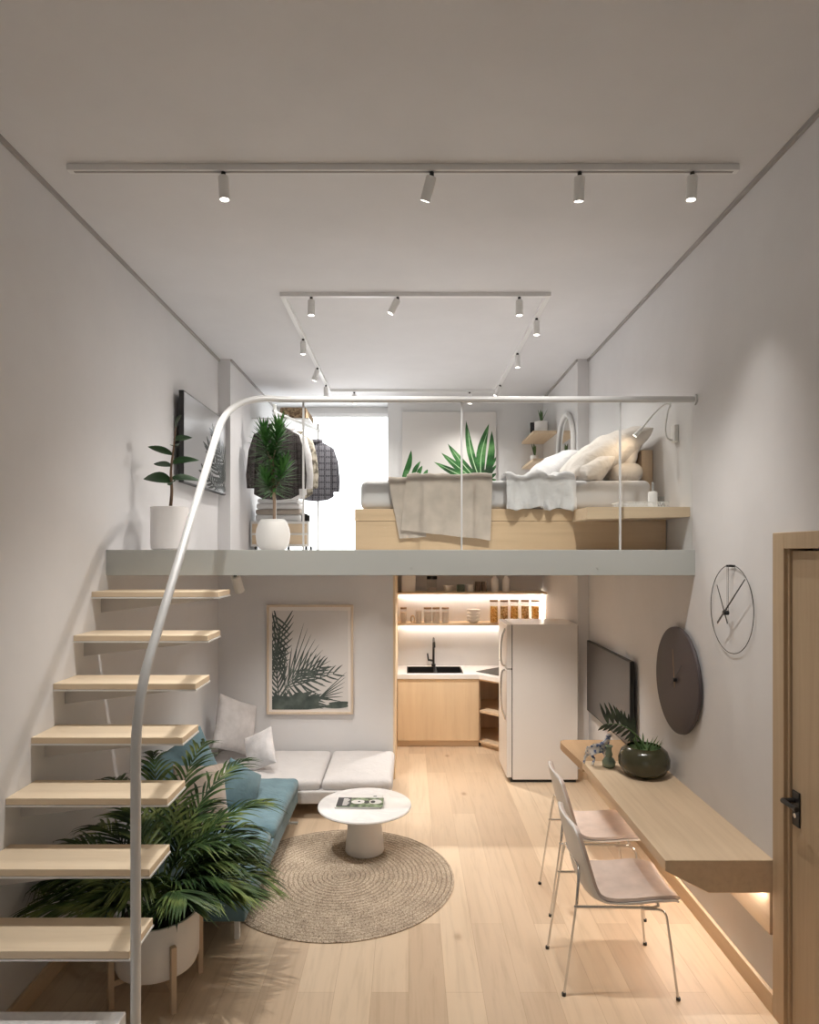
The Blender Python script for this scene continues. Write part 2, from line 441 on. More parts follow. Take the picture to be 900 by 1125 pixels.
# baseboards
struct('baseboard_left', box(B(), XL, XL + .018, 1.0, YB, 0, .10, .003), 'oak')
struct('baseboard_right', box(B(), XR - .022, XR, 3.23, YB, 0, .10, .003), 'oak')
struct('baseboard_back', box(B(), XL, -.154, YB - .016, YB, 0, .08, .003), 'wall')
struct('trim_6', box(B(), -.154, -.132, YB - .004, YK, 0, ZU, .002), 'kitwood')   # wood jamb of the kitchen
# loft window with backlit roller blind
b = B(); box(b, XL2, -.26, YW, YW + .03, ZF, 4.03)
w2 = struct('window_2', box(B(), XL2, -.26, YW + .03, YW + .08, ZF, ZC), 'white')
sh = obj('roller_blind', b, 'shade', w2); obj('headrail', box(B(), XL2, -.26, YW - .03, YW + .03, 4.03, 4.08, .004), 'white', w2)
# front door at the right
d1 = thing('door_1', 'oak veneer front door with black lever handle in right wall', 'door', (1.795, 2.66, 0)); d1['kind'] = 'structure'
obj('door_leaf', box(B(), 1.797, 1.84, 2.25, 3.112, .004, 2.258, .002), 'oakdoor', d1)
b = B(); box(b, 1.768, 1.80, 3.132, 3.228, 0, 2.345, .003); box(b, 1.768, 1.80, 2.10, 2.235, 0, 2.345, .003); box(b, 1.768, 1.80, 2.235, 3.132, 2.268, 2.345, .003)
box(b, 1.786, 1.90, 3.116, 3.1325, 0, 2.27)
obj('door_frame', b, 'oakdoor', d1)
h = obj('lock_plate', box(B(), 1.789, 1.797, 3.045, 3.10, .985, 1.145, .002), 'black', d1)
b = B(); cyl(b, (1.79, 3.085, 1.10), (1.735, 3.085, 1.10), .011); tube(b, fillet([(1.745, 3.085, 1.10), (1.735, 3.085, 1.10), (1.735, 2.97, 1.10)], [.008]), .0115, 12)
obj('lever_handle', b, 'black', h, smooth=40)
b = B(); cyl(b, (1.789, 3.07, 1.035), (1.783, 3.07, 1.035), .011); obj('key_cylinder', b, 'chrome', h)
b = B()
for z in (.25, 1.2, 2.05): cyl(b, (1.788, 2.243, z - .05), (1.788, 2.243, z + .05), .008, seg=10)
obj('hinges', b, 'chrome', d1)

# ------------------------------------------------------------------ stairs
TZ = [2.017, 1.783, 1.554, 1.325, 1.098, .868, .636]
TY = [3.96, 3.744, 3.53, 3.325, 3.115, 2.90, 2.69]
names = ['topmost floating oak stair tread, just under the loft edge', 'second floating oak stair tread down from the loft',
         'third floating oak stair tread down from the loft', 'fourth floating oak stair tread down, behind the bend of the rail',
         'fifth floating oak stair tread down, first one with palm fronds under it', 'sixth floating oak stair tread down, palm fronds touching its edge',
         'lowest floating oak stair tread, beside the white planter rim']
for k in range(7):
    z, y = TZ[k], TY[k]
    t = thing('stair_tread', names[k], 'stair tread', (XL, y, z - .05), 'floating stair treads')
    obj('board', box(B(), XL, -1.131, y, y + .25, z - .032, z, .003), 'oakpale', t)
    obj('steel_plate', box(B(), XL, -1.128, y - .001, y + .252, z - .041, z - .033), 'white_metal', t)
    b = B(); yc = y + .125
    prism(b, [(XL, z - .041), (-1.2, z - .041), (-1.2, z - .055), (XL, z - .135)], lambda a, c: (a, yc - .004, c), lambda a, c: (a, yc + .004, c))
    obj('gusset', b, 'gusset', t)
solid('stair_plinth', box(B(), XL + .004, -1.147, 1.2, 2.70, 0, .387, .006), 'marble', 'white marble stair landing block at the foot of the stairs', 'stair landing')

# ------------------------------------------------------------------ handrail and glass balustrade
gr = thing('glass_balustrade', 'glass balustrade with white tubular handrail sweeping down the stairs', 'balustrade', (-.2, 4.15, ZF))
pts = fillet([(-1.068, 2.60, .0), (-1.068, 2.60, 1.66), (-1.068, 3.73, 2.945)], [.22], 16)
pa, pc, pe = Vector((-1.068, 3.73, 2.945)), Vector((-1.062, 3.965, 3.20)), Vector((-.80, 4.14, 3.204))
pts += [(1 - t) ** 2 * pa + 2 * t * (1 - t) * pc + t * t * pe for t in [k / 20 for k in range(1, 21)]] + [Vector((XR, 4.14, 3.204))]
obj('handrail', tube(B(), pts, .0195, 16), 'rail', gr, smooth=60)
obj('wall_rosette', cyl(B(), (XR - .012, 4.14, 3.204), (XR, 4.14, 3.204), .033), 'rail', gr, smooth=40)
obj('floor_rosette', cyl(B(), (-1.068, 2.60, 0), (-1.068, 2.60, .01), .045), 'rail', gr, smooth=40)
xs = [-1.0, -.66, .333, 1.326, 1.785]
for a, c in zip(xs, xs[1:]):
    obj('glass_panel', box(B(), a + .007, c - .007, 4.162, 4.172, ZF - .002, 3.19), 'glass', gr)
for x in xs[1:4]:
    obj('joint_post', box(B(), x - .005, x + .005, 4.158, 4.176, ZF, 3.19), 'rail', gr)

# ------------------------------------------------------------------ track lighting
LIGHTS = []
def spot_lamp(label, x, y, z, tilt=0, rz=0, length=.115, r=.026, grp='spotlights on the front ceiling track', power=0, ang=95, col=(1, .95, .895), mat='white_metal', tip=(0, 0)):
    t = thing('spotlight', label, 'spotlight', (x, y, z), grp)
    obj('connector', cyl(B(), (0, 0, 0), (0, 0, -.022), .011, seg=12), 'black', t, world=False, smooth=40)
    m = Matrix.Translation((0, 0, -.02)) @ Euler((tip[0], tip[1], 0)).to_matrix().to_4x4()
    b = B(); lathe(b, [(r * .8, 0), (r, -.006), (r, -length), (r * .86, -length), (r * .82, -length + .012)], seg=24, mat=m, cap1=False)
    bmesh.ops.recalc_face_normals(b, faces=b.faces)
    body = obj('lamp_body', b, mat, t, world=False, smooth=40)
    b = B(); lathe(b, [(r * .83, -length + .010), (r * .83, -length + .012)], seg=20, mat=m)
    obj('lens', b, 'lens', body, world=False)
    if power:
        d = (m.to_3x3() @ Vector((0, 0, -1))).normalized()
        p = Vector((x, y, z)) + m @ Vector((0, 0, -length - .012))
        ld = bpy.data.lights.new('spot', 'SPOT'); ld.energy = power; ld.color = col; ld.spot_size = math.radians(ang); ld.spot_blend = 1.0; ld.shadow_soft_size = .02
        lo = bpy.data.objects.new('spot_beam', ld); C.objects.link(lo); lo.location = p; lo.rotation_euler = d.to_track_quat('-Z', 'Y').to_euler()
        LIGHTS.append(lo)
    return t
tr = thing('light_track', 'long straight grey lighting track across the front of the ceiling', 'lighting track', (0, 3.3, ZC))
obj('rail_profile', box(B(), -1.69, 1.635, 3.28, 3.32, ZC - .03, ZC, .002), 'white_metal', tr)
obj('rail_slot', box(B(), -1.66, 1.61, 3.292, 3.308, ZC - .032, ZC - .0305), 'gap', tr)
PF = 74
for lab, x, tip, pw_, an_ in (('white cylinder spotlight at the left end of the front track', -.92, (.04, -.04), 165, 70), ('tilted white cylinder spotlight near the middle of the front track', .115, (.36, .30), 108, 92),
                    ('white cylinder spotlight right of centre on the front track', .85, (.24, -.02), 125, 90), ('white cylinder spotlight at the right end of the front track', 1.41, (.06, .04), 62, 68)):
    spot_lamp(lab, x, 3.3, ZC - .031, tip=tip, power=pw_, ang=an_)
tr = thing('light_track', 'rectangular loop of lighting track on the loft ceiling', 'lighting track', (.05, 6.4, ZC))
for x0, x1, y0, y1 in ((-.95, 1.05, 4.90, 4.935), (-.95, 1.05, 7.815, 7.85)):
    obj('rail_profile', box(B(), x0, x1, y0, y1, ZC - .03, ZC, .002), 'white_metal', tr)
for x0, x1 in ((-.95, -.915), (1.015, 1.05)):
    obj('rail_profile', box(B(), x0, x1, 4.935, 7.815, ZC - .03, ZC, .002), 'white_metal', tr)
g = 'spotlights on the loft ceiling loop'; PL = 36
for lab, x, y, tip in (('small spotlight at the left of the loop front rail', -.72, 4.917, (0, 0)), ('small tilted spotlight in the middle of the loop front rail', -.08, 4.917, (0, .5)), ('small spotlight at the right of the loop front rail', .82, 4.917, (0, 0)),
    ('nearest small spotlight on the right rail of the loop', 1.033, 5.36, (0, 0)), ('middle small spotlight on the right rail of the loop', 1.033, 6.3, (0, 0)), ('farthest small spotlight on the right rail of the loop, turned inward', 1.033, 7.5, (0, .5)),
    ('nearest small spotlight on the left rail of the loop', -.933, 5.88, (0, 0)), ('middle small tilted spotlight on the left rail of the loop', -.933, 6.8, (0, .3)), ('farthest small spotlight on the left rail of the loop', -.933, 7.5, (0, 0)),
    ('small spotlight at the left of the loop back rail', -.64, 7.832, (0, 0)), ('small spotlight at the right of the loop back rail', .72, 7.832, (0, 0))):
    spot_lamp(lab, x, y, ZC - .031, tip=tip, grp=g, power=PL, ang=130)
# lights hung under the loft
spot_lamp('white spotlight under the loft edge at the top of the stairs', -1.13, 4.33, ZU + .009, tip=(.55, -.15), r=.03, length=.12, power=60, ang=80, grp='spotlights under the loft')
def downlight(label, x, y, power, ang=110):
    t = thing('downlight', label, 'downlight', (x, y, ZU + .01), 'downlights under the loft')
    b = B(); lathe(b, [(.045, 0), (.045, -.006), (.036, -.006), (.034, 0)], x, y, 24, cap0=False, cap1=False); bmesh.ops.translate(b, verts=b.verts, vec=(0, 0, ZU + .01))
    obj('trim_ring', b, 'white_metal', t)
    b = B(); lathe(b, [(.034, -.002), (.034, -.001)], x, y, 20); bmesh.ops.translate(b, verts=b.verts, vec=(0, 0, ZU + .01)); obj('lens', b, 'lens', t)
    ld = bpy.data.lights.new('spot', 'SPOT'); ld.energy = power; ld.color = (1, .94, .87); ld.spot_size = math.radians(ang); ld.spot_blend = .9; ld.shadow_soft_size = .035
    lo = bpy.data.objects.new('spot_beam', ld); C.objects.link(lo); lo.location = (x, y, ZU - .005)
downlight('recessed downlight under the loft above the corner sofa', -.95, 5.75, 56)
downlight('recessed downlight under the loft above the white bench seat', -.45, 6.0, 26)
downlight('recessed downlight under the loft in front of the kitchen', .35, 7.25, 105)
downlight('added unseen downlight under the loft near the television', .95, 5.6, 100)  # unseen lamp added to brighten the fridge side and the right wall

# ------------------------------------------------------------------ sofa, cushions
so = thing('corner_sofa', 'low L-shaped sofa, teal along the left wall and pale grey along the back', 'sofa', (-1.4, 5.2, 0))
obj('teal_frame', softbox(B(), -1.87, -.937, 3.80, 5.63, .135, .262, .012, 10), 'tealdk', so, smooth=50)['label'] = 'dark teal upholstered base'
obj('grey_frame', softbox(B(), -1.87, -.145, 5.635, 6.57, .115, .222, .012, 10), 'lgrey', so, smooth=50)
obj('seat_cushion', softbox(B(), -1.86, -.945, 3.815, 4.60, .245, .335, .04, 16, .02, .004, 1), 'teal', so, smooth=80)['label'] = 'teal near seat cushion'
obj('seat_cushion', softbox(B(), -1.86, -.925, 4.61, 5.62, .245, .350, .045, 16, .03, .006, 4), 'teal', so, smooth=80)['label'] = 'teal far seat cushion'
obj('seat_cushion', softbox(B(), -1.86, -.752, 5.66, 6.55, .205, .305, .045, 16, .02, .005, 8), 'lgrey', so, smooth=80)['label'] = 'pale grey cushion at the corner'
obj('seat_cushion', softbox(B(), -.745, -.135, 5.66, 6.55, .205, .305, .045, 16, .02, .005, 13), 'lgrey', so, smooth=80)['label'] = 'pale grey cushion at the free end'
for x, y, z in ((-1.0, 3.88, .135), (-1.8, 3.88, .135), (-1.0, 5.5, .135), (-.2, 5.72, .115), (-.2, 6.48, .115)):
    obj('leg', box(B(), x - .015, x + .015, y - .015, y + .015, 0, z + .004, .002), 'white_metal', so)
obj('ground_rail', box(B(), -1.02, -.92, 5.50, 5.53, .0, .012), 'white_metal', so)
g = 'loose cushions on the corner sofa'
def pillow(label, w, h, t, mat, loc, rot, seed, wr=.008):
    return solid('cushion', pillow_bm(w, h, t, seed, wr), mat, label, 'cushion', loc=loc, rot=rot, group=g, smooth=80)
R = math.radians
pillow('large grey cushion propped on its corner against the back wall', .50, .50, .17, 'grey', (-1.62, 6.22, .63), (R(-16), R(24), R(56)), 1)
pillow('small off-white cushion in front of the large grey one', .33, .33, .13, 'lilac', (-1.33, 5.95, .480), (R(-20), R(-26), R(-24)), 2)
pillow('small teal cushion leaning beside the far teal seat', .35, .35, .17, 'teal', (-1.27, 5.02, .465), (R(-20), R(36), R(50)), 3)
pillow('large teal cushion leaning on the left wall behind the palm', .56, .50, .16, 'teal', (-1.60, 4.80, .64), (R(-19), R(-16), R(62)), 4)
pillow('taupe cushion leaning in front of the large teal one', .46, .46, .16, 'taupe', (-1.42, 4.56, .565), (R(-22), R(14), R(60)), 5)

# ------------------------------------------------------------------ rug, coffee table, magazines
b = B(); prof = []; RR = .775; n = 46
for i in range(n * 4 + 1):
    r = .002 + (RR - .002) * i / (n * 4); prof.append((r, .008 + .004 * abs(math.sin(PI * i / 4))))
prof += [(RR + .004, .006), (RR, 0)]
lathe(b, prof, seg=120, cap0=True, cap1=True); bmesh.ops.recalc_face_normals(b, faces=b.faces)
for v in b.verts:
    a = math.atan2(v.co.y, v.co.x); k = 1 + .006 * noise.noise(Vector((math.cos(a) * 3, math.sin(a) * 3, 0))); v.co.x *= k; v.co.y *= k
    v.co.z += .002 * noise.noise(v.co * 30) if v.co.z > .003 else 0
solid('round_rug', b, 'jute', 'round braided jute rug on the oak floor under the coffee table', 'rug', loc=(-.465, 4.60, .0005), smooth=60)
ct = thing('coffee_table', 'round white coffee table on a tapered drum pedestal', 'coffee table', (-.33, 5.0, .012))
b = B(); lathe(b, [(.0, .335), (.335, .335), (.348, .341), (.352, .349), (.348, .357), (.335, .360), (.0, .360)][1:-1], -.33, 5.0, 64); bmesh.ops.recalc_face_normals(b, faces=b.faces)
obj('tabletop', b, 'marble', ct, smooth=50)
b = B(); lathe(b, [(.142, .012), (.146, .02), (.143, .06), (.118, .30), (.112, .335)], -.33, 5.0, 48)
obj('pedestal', b, 'ceramic', ct, smooth=50)
b = B(); box(b, -.150, .150, -.11, .11, 0, .012, .002)
mg = thing('picture_book', 'large white-covered book lying under the green magazine', 'book', (-.375, 5.035, .3605), 'reading matter on the coffee table', .0)
obj('cover', box(B(), -.172, .172, -.135, .12, 0, .014, .002), 'white', mg, world=False)
b = B(); box(b, -.155, -.06, .03, .045, .0142, .0147); box(b, .105, .13, .07, .085, .0142, .0147); obj('cover_print', b, 'black', mg, world=False)
mz = thing('magazine', 'green and charcoal magazine lying on the white book', 'magazine', (-.362, 4.985, .3755), 'reading matter on the coffee table', -.02)
M['mag'] = base_mat('magazine_green', (.16, .22, .13), .4)
setcol(M['mag'], ramp(M['mag'], noise_node(M['mag'], coords(M['mag']), 22, 3), [(.4, (.05, .075, .04)), (.5, (.17, .24, .12)), (.65, (.36, .44, .30))]))
obj('cover', box(B(), -.172, .172, -.092, .08, 0, .006, .001), 'mag', mz, world=False)
M['charc'] = base_mat('charcoal_ink', (.055, .055, .06), .5)
obj('spine_band', box(B(), -.172, -.07, -.092, .08, .0061, .0066), 'charc', mz, world=False)
b = B()
for k in range(7): box(b, -.128, -.092 + .006 * (k % 3), -.075 + k * .020, -.062 + k * .020, .0067, .0070)
obj('masthead', b, 'white', mz, world=False)
b = B()
def blob(b, cx, cy, rx, ry, z, n=20):
    b.faces.new([b.verts.new((cx + rx * math.cos(2 * PI * i / n), cy + ry * math.sin(2 * PI * i / n), z)) for i in range(n)])
blob(b, -.015, -.005, .052, .042, .0068); blob(b, .112, -.002, .05, .045, .0068)
obj('white_shapes', b, 'white', mz, world=False)
b = B(); blob(b, -.008, 0, .010, .012, .0072); blob(b, .095, -.004, .018, .026, .0072); blob(b, .05, -.01, .02, .03, .0071)
obj('dark_shapes', b, 'charc', mz, world=False)

# ------------------------------------------------------------------ palm in planter
PX, PY = -1.295, 3.42
pl = thing('potted_palm', 'bushy potted palm in white drum planter on a wooden stand under the stairs', 'potted palm', (PX, PY, 0))
b = B(); lathe(b, [(.17, .14), (.195, .15), (.208, .185), (.210, .41), (.207, .414), (.196, .414), (.194, .40), (.192, .37)], PX, PY, 56, cap1=False); bmesh.ops.recalc_face_normals(b, faces=b.faces)
pot = obj('planter', b, 'ceramic', pl, smooth=45)
b = B(); lathe(b, [(.192, .36), (.193, .368)], PX, PY, 40); obj('soil', b, 'soil', pot)
legs = [(-1.163, 3.262), (-1.468, 3.275), (-1.118, 3.56), (-1.43, 3.58)]
for x, y in legs:
    d = Vector((x - PX, y - PY, 0)).normalized(); c = Vector((PX, PY, 0)) + d * .226
    b = B(); box(b, -.0135, .0135, -.0135, .0135, 0, .325, .003); bmesh.ops.rotate(b, verts=b.verts, cent=(0, 0, 0), matrix=Matrix.Rotation(math.atan2(d.y, d.x), 3, 'Z')); bmesh.ops.translate(b, verts=b.verts, vec=c)
    obj('stand_leg', b, 'oakz', pl)
b = B()
for a, c in ((0, 3), (1, 2)):
    A = Vector((*legs[a], .11)); Z = Vector((*legs[c], .11)); dd = (Z - A).normalized()
    s = dd.cross(Vector((0, 0, 1))) * .012
    q = [A - s, A + s, Z + s, Z - s]
    prism(b, [(i,) for i in range(4)], lambda i: q[i], lambda i: q[i] + Vector((0, 0, .028)))
bmesh.ops.recalc_face_normals(b, faces=b.faces)
obj('stand_brace', b, 'oakz', pl)
def cap_z(p):
    # keep foliage under the flight of treads and clear of the pot's front
    if p.x < -1.06 and p.y < 4.2:
        lim = .636 + (p.y - 2.94) * 1.11 - .06
        if p.z > lim: p.z = lim - .05 * (1 - math.exp(-(p.z - lim) * 3))
    if p.y < 3.5:
        lo_z = .56 + (3.2 - p.y) * .55 + (.08 if p.x > -1.15 else 0)
        if p.z < lo_z: p.z = lo_z - (lo_z - p.z) * .55
    p.x = max(p.x, XL + .02)
    return p
def frond_bm(base, az, elev, L, droop, nl=18, leaf=.285):
    bm = B(); P = [Vector(base)]; n = 24; D = []
    for i in range(n):
        t = i / n; ee = elev - droop * .88 * t ** 1.5
        d = Vector((math.cos(az) * math.cos(ee), math.sin(az) * math.cos(ee), math.sin(ee)))
        D.append(d); P.append(P[-1] + d * L / n)
    D.append(D[-1])
    P = [P[0]] + [cap_z(p.copy()) for p in P[1:]]
    tube(bm, P, lambda t: .0045 * (1 - t) + .0012, 5)
    for k in range(nl):
        t = .34 + .66 * (k + .5) / nl; f = t * n; i = min(n - 1, int(f)); p = P[i].lerp(P[i + 1], f - i); d = D[i]
        side = d.cross(Vector((0, 0, 1))).normalized(); up = side.cross(d).normalized()
        ll = leaf * (math.sin(PI * (.14 + .78 * (t - .34) / .66)) ** .6) * random.uniform(.85, 1.12)
        for s in (-1, 1):
            ang = R(52 - 30 * t + random.uniform(-7, 7))
            ld = (d * math.cos(ang) + side * s * math.sin(ang) + up * random.uniform(.05, .34)).normalized()
            w = .0098 * random.uniform(.8, 1.15); prev = None
            wd = ld.cross(up).normalized()
            for j in range(6):
                tt = j / 5; ww = w * (.5 + 1.3 * tt) if tt < .35 else w * (1.05 * (1 - tt) / .65)
                c = cap_z(p + ld * ll * tt + Vector((0, 0, -1)) * ll * .46 * tt * tt)
                a = bm.verts.new(c - wd * ww); m = bm.verts.new(c - up * ww * .5); z = bm.verts.new(c + wd * ww)
                if prev: bm.faces.new((prev[0], a, m, prev[1])); bm.faces.new((prev[1], m, z, prev[2]))
                prev = (a, m, z)
    return bm
random.seed(21)
fr = []
for k in range(22):
    az = k * 2.39996 + random.uniform(-.2, .2); ring = k / 22
    elev = R(84 - 34 * ring + random.uniform(-5, 5)); L = .66 + .16 * random.random()
    dx, dy = math.cos(az), math.sin(az)
    if dx < -.3: L *= .84
    if dy < -.3: L *= .74
    if dx > .35: L *= .74
    fr.append((az, elev, L, R(75 + 45 * random.random())))
for az, el, L, dr_ in ((-8, 58, .66, 118), (-30, 58, .58, 122), (22, 60, .72, 115), (8, 72, .84, 105), (-52, 60, .50, 115), (45, 66, .82, 100), (65, 72, .98, 85), (88, 76, 1.02, 80), (110, 72, 1.0, 80), (132, 68, .92, 85),
                  (30, 76, .98, 95), (160, 60, .72, 105), (182, 56, .66, 115), (200, 54, .64, 118), (222, 54, .58, 118), (178, 44, .62, 90), (-12, 46, .58, 95), (-15, 70, .70, 130), (38, 52, .70, 105)):
    fr.append((R(az + random.uniform(-4, 4)), R(el), L * (.80 if abs(az) < 50 else 1), R(dr_)))
for az, el, L, dr_ in fr:
    bx = PX + math.cos(az) * .07 * random.random(); by = PY + math.sin(az) * .07 * random.random()
    obj('frond', frond_bm((bx, by, .365), az, el, L, dr_), 'palm', pl, smooth=180)

# ------------------------------------------------------------------ framed print below the loft
def slivers(bm, items, X, Z, y):
    # leaf shapes in picture coordinates (0..1), laid on the print
    for lay, (x0, y0, x1, y1, w, curve) in enumerate(items):
        y -= 4e-6
        a = Vector((x0, y0)); c = Vector((x1, y1)); d = c - a; n = Vector((-d.y, d.x)).normalized(); L_, R_ = [], []
        for i in range(9):
            t = i / 8; m = a + d * t + n * curve * d.length * math.sin(PI * t) ; ww = w * (math.sin(PI * min(1, .12 + .88 * t)) ** .8) + .0006
            L_.append(m + n * ww); R_.append(m - n * ww)
        poly = L_ + R_[::-1]
        poly = [(min(1, max(0, p.x)), min(1, max(0, p.y))) for p in poly]
        vs = [bm.verts.new((X[0] + (X[1] - X[0]) * p[0], y, Z[0] + (Z[1] - Z[0]) * p[1])) for p in poly]
        for i in range(8):
            try: bm.faces.new((vs[i], vs[i + 1], vs[16 - i], vs[17 - i]))
            except ValueError: pass
random.seed(3)
fp = thing('framed_print', 'framed palm leaf print in light wood frame above the white bench', 'picture', (-.976, YB, .65))
x0, x1, z0, z1 = -1.404, -.549, .65, 1.733; f = .022
b = B()
box(b, x0, x0 + f, YB - .035, YB, z0, z1, .002); box(b, x1 - f, x1, YB - .035, YB, z0, z1, .002)
box(b, x0 + f, x1 - f, YB - .035, YB, z0, z0 + f, .002); box(b, x0 + f, x1 - f, YB - .035, YB, z1 - f, z1, .002)
M['paleframe'] = wood('pale_frame', (.56, .44, .32), (.68, .56, .44), 'Z')
obj('frame', b, 'paleframe', fp)
obj('mat_board', box(B(), x0 + f, x1 - f, YB - .018, YB - .002, z0 + f, z1 - f), 'mat_board', fp)
X = (-1.352, -.600); Z = (.695, 1.675)
pr = obj('print', box(B(), X[0], X[1], YB - .020, YB - .018, Z[0], Z[1]), 'print', fp)
it = []
def comb(it, ax, ay, bx, by, n, l0, l1, a0, a1, w, both=True):
    base = math.atan2(by - ay, bx - ax)
    for k in range(n):
        t = k / (n - 1); px = ax + (bx - ax) * t; py = ay + (by - ay) * t; l = l0 + (l1 - l0) * t
        for s in ((1, -1) if both else (1,)):
            an = base + s * (a0 + (a1 - a0) * t) + random.uniform(-.06, .06)
            it.append((px, py, px + l * math.cos(an), py + l * math.sin(an), w, .03 * s))
    it.append((ax, ay, bx, by, w * .8, 0))
comb(it, .17, .22, .62, .42, 10, .42, .16, 1.15, .35, .010)
comb(it, .20, .22, .80, .36, 8, .22, .16, 1.0, .4, .008)
comb(it, .0, .40, .10, .80, 9, .22, .30, 1.1, .5, .010)
comb(it, .02, .95, .06, .45, 10, .26, .22, .9, .5, .010)
comb(it, .10, .02, .04, .55, 12, .2, .34, .9, .3, .011)
for k in range(10): it.append((.18 + .02 * k, .23 + .012 * k, .42 + .05 * k, .88 - .055 * k, .0065, 0))
for k in range(7): it.append((.62, .12, .98 - .01 * k, .38 - .05 * k, .005, 0))
for k in range(22): it.append((random.random() * .5, random.random() * .16, random.random() * .75 + .1, random.random() * .2, .012, .05))
for k in range(22): it.append((random.random() * .4, -.02, random.random() * .7, .10 + .1 * random.random(), .035, 0))
for k in range(5): it.append((.3, .27 + .03 * k, .62, .31 + .018 * k, .008, .02))
b = B(); slivers(b, it, X, Z, YB - .0202)
it2 = [(.0, .03 + .03 * k, .75 - .12 * k, .03 + .02 * k, .03, 0) for k in range(4)] + [(.7, .03, 1.06, .04, .022, 0), (.75, .06, 1.08, .07, .018, 0)]
slivers(b, it2, X, Z, YB - .0214)
obj('leaf_motif', b, 'artdark', pr)

# ------------------------------------------------------------------ kitchen
kc = thing('base_cabinet', 'flat oak kitchen sink cabinet with recessed plinth', 'kitchen cabinet', (.34, 7.98, 0))
b = box(B(), -.130, .815, 7.705, 8.296, .07, .685); box(b, -.130, .815, 7.705, 7.75, .685, .79); box(b, .70, .815, 7.75, 8.296, .685, .79); box(b, -.130, -.06, 7.75, 8.296, .685, .79); obj('carcass', b, 'oakz', kc)
obj('door', box(B(), -.126, .812, 7.683, 7.703, .075, .785, .002), 'kitwood', kc)
obj('plinth', box(B(), -.130, .815, 7.72, 7.74, 0, .07), 'oakx', kc)
cs = thing('corner_shelf_unit', 'open angled oak corner unit between the sink cabinet and the fridge', 'shelf unit', (1.2, 7.9, 0))
foot = [(.818, 7.695), (1.10, 7.40), (1.66, 7.40), (1.66, 8.296), (.818, 8.296)]
def slab(bm, poly, z0, z1): return prism(bm, poly, lambda a, c: (a, c, z0), lambda a, c: (a, c, z1))
def slabf(poly, z0, z1):
    b = slab(B(), poly, z0, z1); bmesh.ops.recalc_face_normals(b, faces=b.faces); return b
for z0, z1 in ((.05, .07), (.40, .425), (.77, .79)):
    obj('shelf_board', slabf(foot, z0, z1), 'oakx', cs)
obj('plinth', slabf([(.84, 7.74), (1.11, 7.45), (1.12, 7.46), (.85, 7.75)], 0, .05), 'oakx', cs)
b = B(); box(b, .82, 1.66, 8.27, 8.296, .07, .77); box(b, .818, .836, 7.72, 8.27, .07, .77); box(b, 1.64, 1.66, 7.42, 8.27, .07, .77)
obj('carcass', b, 'oakz', cs)
wt = thing('worktop', 'white kitchen worktop running into the angled corner', 'worktop', (.4, 8, .79))
poly = [(-.131, 7.67), (.815, 7.67), (1.10, 7.375), (1.66, 7.375), (1.66, 8.297), (-.131, 8.297)]
top = slabf([(-.131, 7.67), (.815, 7.67), (1.10, 7.375), (1.66, 7.375), (1.66, 7.76), (-.131, 7.76)], .791, .84)
box(top, -.131, -.02, 7.76, 8.19, .791, .84); box(top, .64, 1.66, 7.76, 8.19, .791, .84); box(top, -.131, 1.66, 8.19, 8.297, .791, .84)
obj('slab', top, 'white', wt)
sk = thing('kitchen_sink', 'black double-bowl kitchen sink set into the white worktop', 'sink', (.31, 7.97, .70))
b = B()
for a, c in ((-.02, .315), (.325, .64)):
    box(b, a, a + .012, 7.76, 8.19, .70, .845); box(b, c - .012, c, 7.76, 8.19, .70, .845); box(b, a + .012, c - .012, 7.76, 7.775, .70, .845); box(b, a + .012, c - .012, 8.175, 8.19, .70, .845); box(b, a, c, 7.76, 8.19, .692, .70)
box(b, .313, .327, 7.76, 8.19, .80, .845)
obj('bowl', b, 'black', sk)
b = B()
for x in (.15, .48): lathe(b, [(.04, .701), (.04, .703)], x, 7.97, 20)
obj('drain', b, 'chrome', sk)
fa = thing('tap', 'black kitchen tap with side lever standing behind the sink', 'tap', (.31, 8.22, .845))
b = B(); cyl(b, (.31, 8.24, .84), (.31, 8.24, .87), .026); cyl(b, (.31, 8.24, .87), (.31, 8.24, 1.13), .014); tube(b, fillet([(.31, 8.24, 1.12), (.31, 8.24, 1.20), (.31, 8.04, 1.16)], [.05]), .012, 12); cyl(b, (.31, 8.045, 1.165), (.31, 8.04, 1.10), .015)
obj('spout', b, 'black', fa, smooth=40)
b = B(); cyl(b, (.31, 8.24, .91), (.24, 8.24, .92), .013); cyl(b, (.245, 8.24, .92), (.235, 8.235, 1.0), .009); obj('lever', b, 'black', fa, smooth=40)
hb = slabf([(.80, 7.86), (1.05, 7.58), (1.42, 7.92), (1.17, 8.20)], .8405, .847)
solid('hob', hb, 'blackgl', 'black glass hob set at an angle on the worktop', 'hob')
def shelf(label, z, y0, x1):
    t = thing('wall_shelf', label, 'shelf', (.76, YK, z), 'kitchen wall shelves')
    obj('board', box(B(), -.130, x1, y0, YK - .001, z - .025, z, .002), 'oakx', t)
    obj('led_strip', box(B(), -.10, x1 - .03, YK - .055, YK - .04, z - .032, z - .026), 'led', t)['label'] = 'warm glowing strip under the shelf'
    return t
SH1, SH2 = 1.395, 1.775
shelf('lower oak kitchen shelf lit from beneath, above the sink', SH1, 7.98, 1.66)
shelf('upper oak kitchen shelf just under the loft', SH2, 7.95, 1.66)
b = B(); box(b, 1.655, 1.662, 8.24, 8.255, SH1 + .01, SH2 - .03); solid('led_strip', b, 'led', 'upright glowing strip in the right corner of the kitchen shelves', 'led strip')
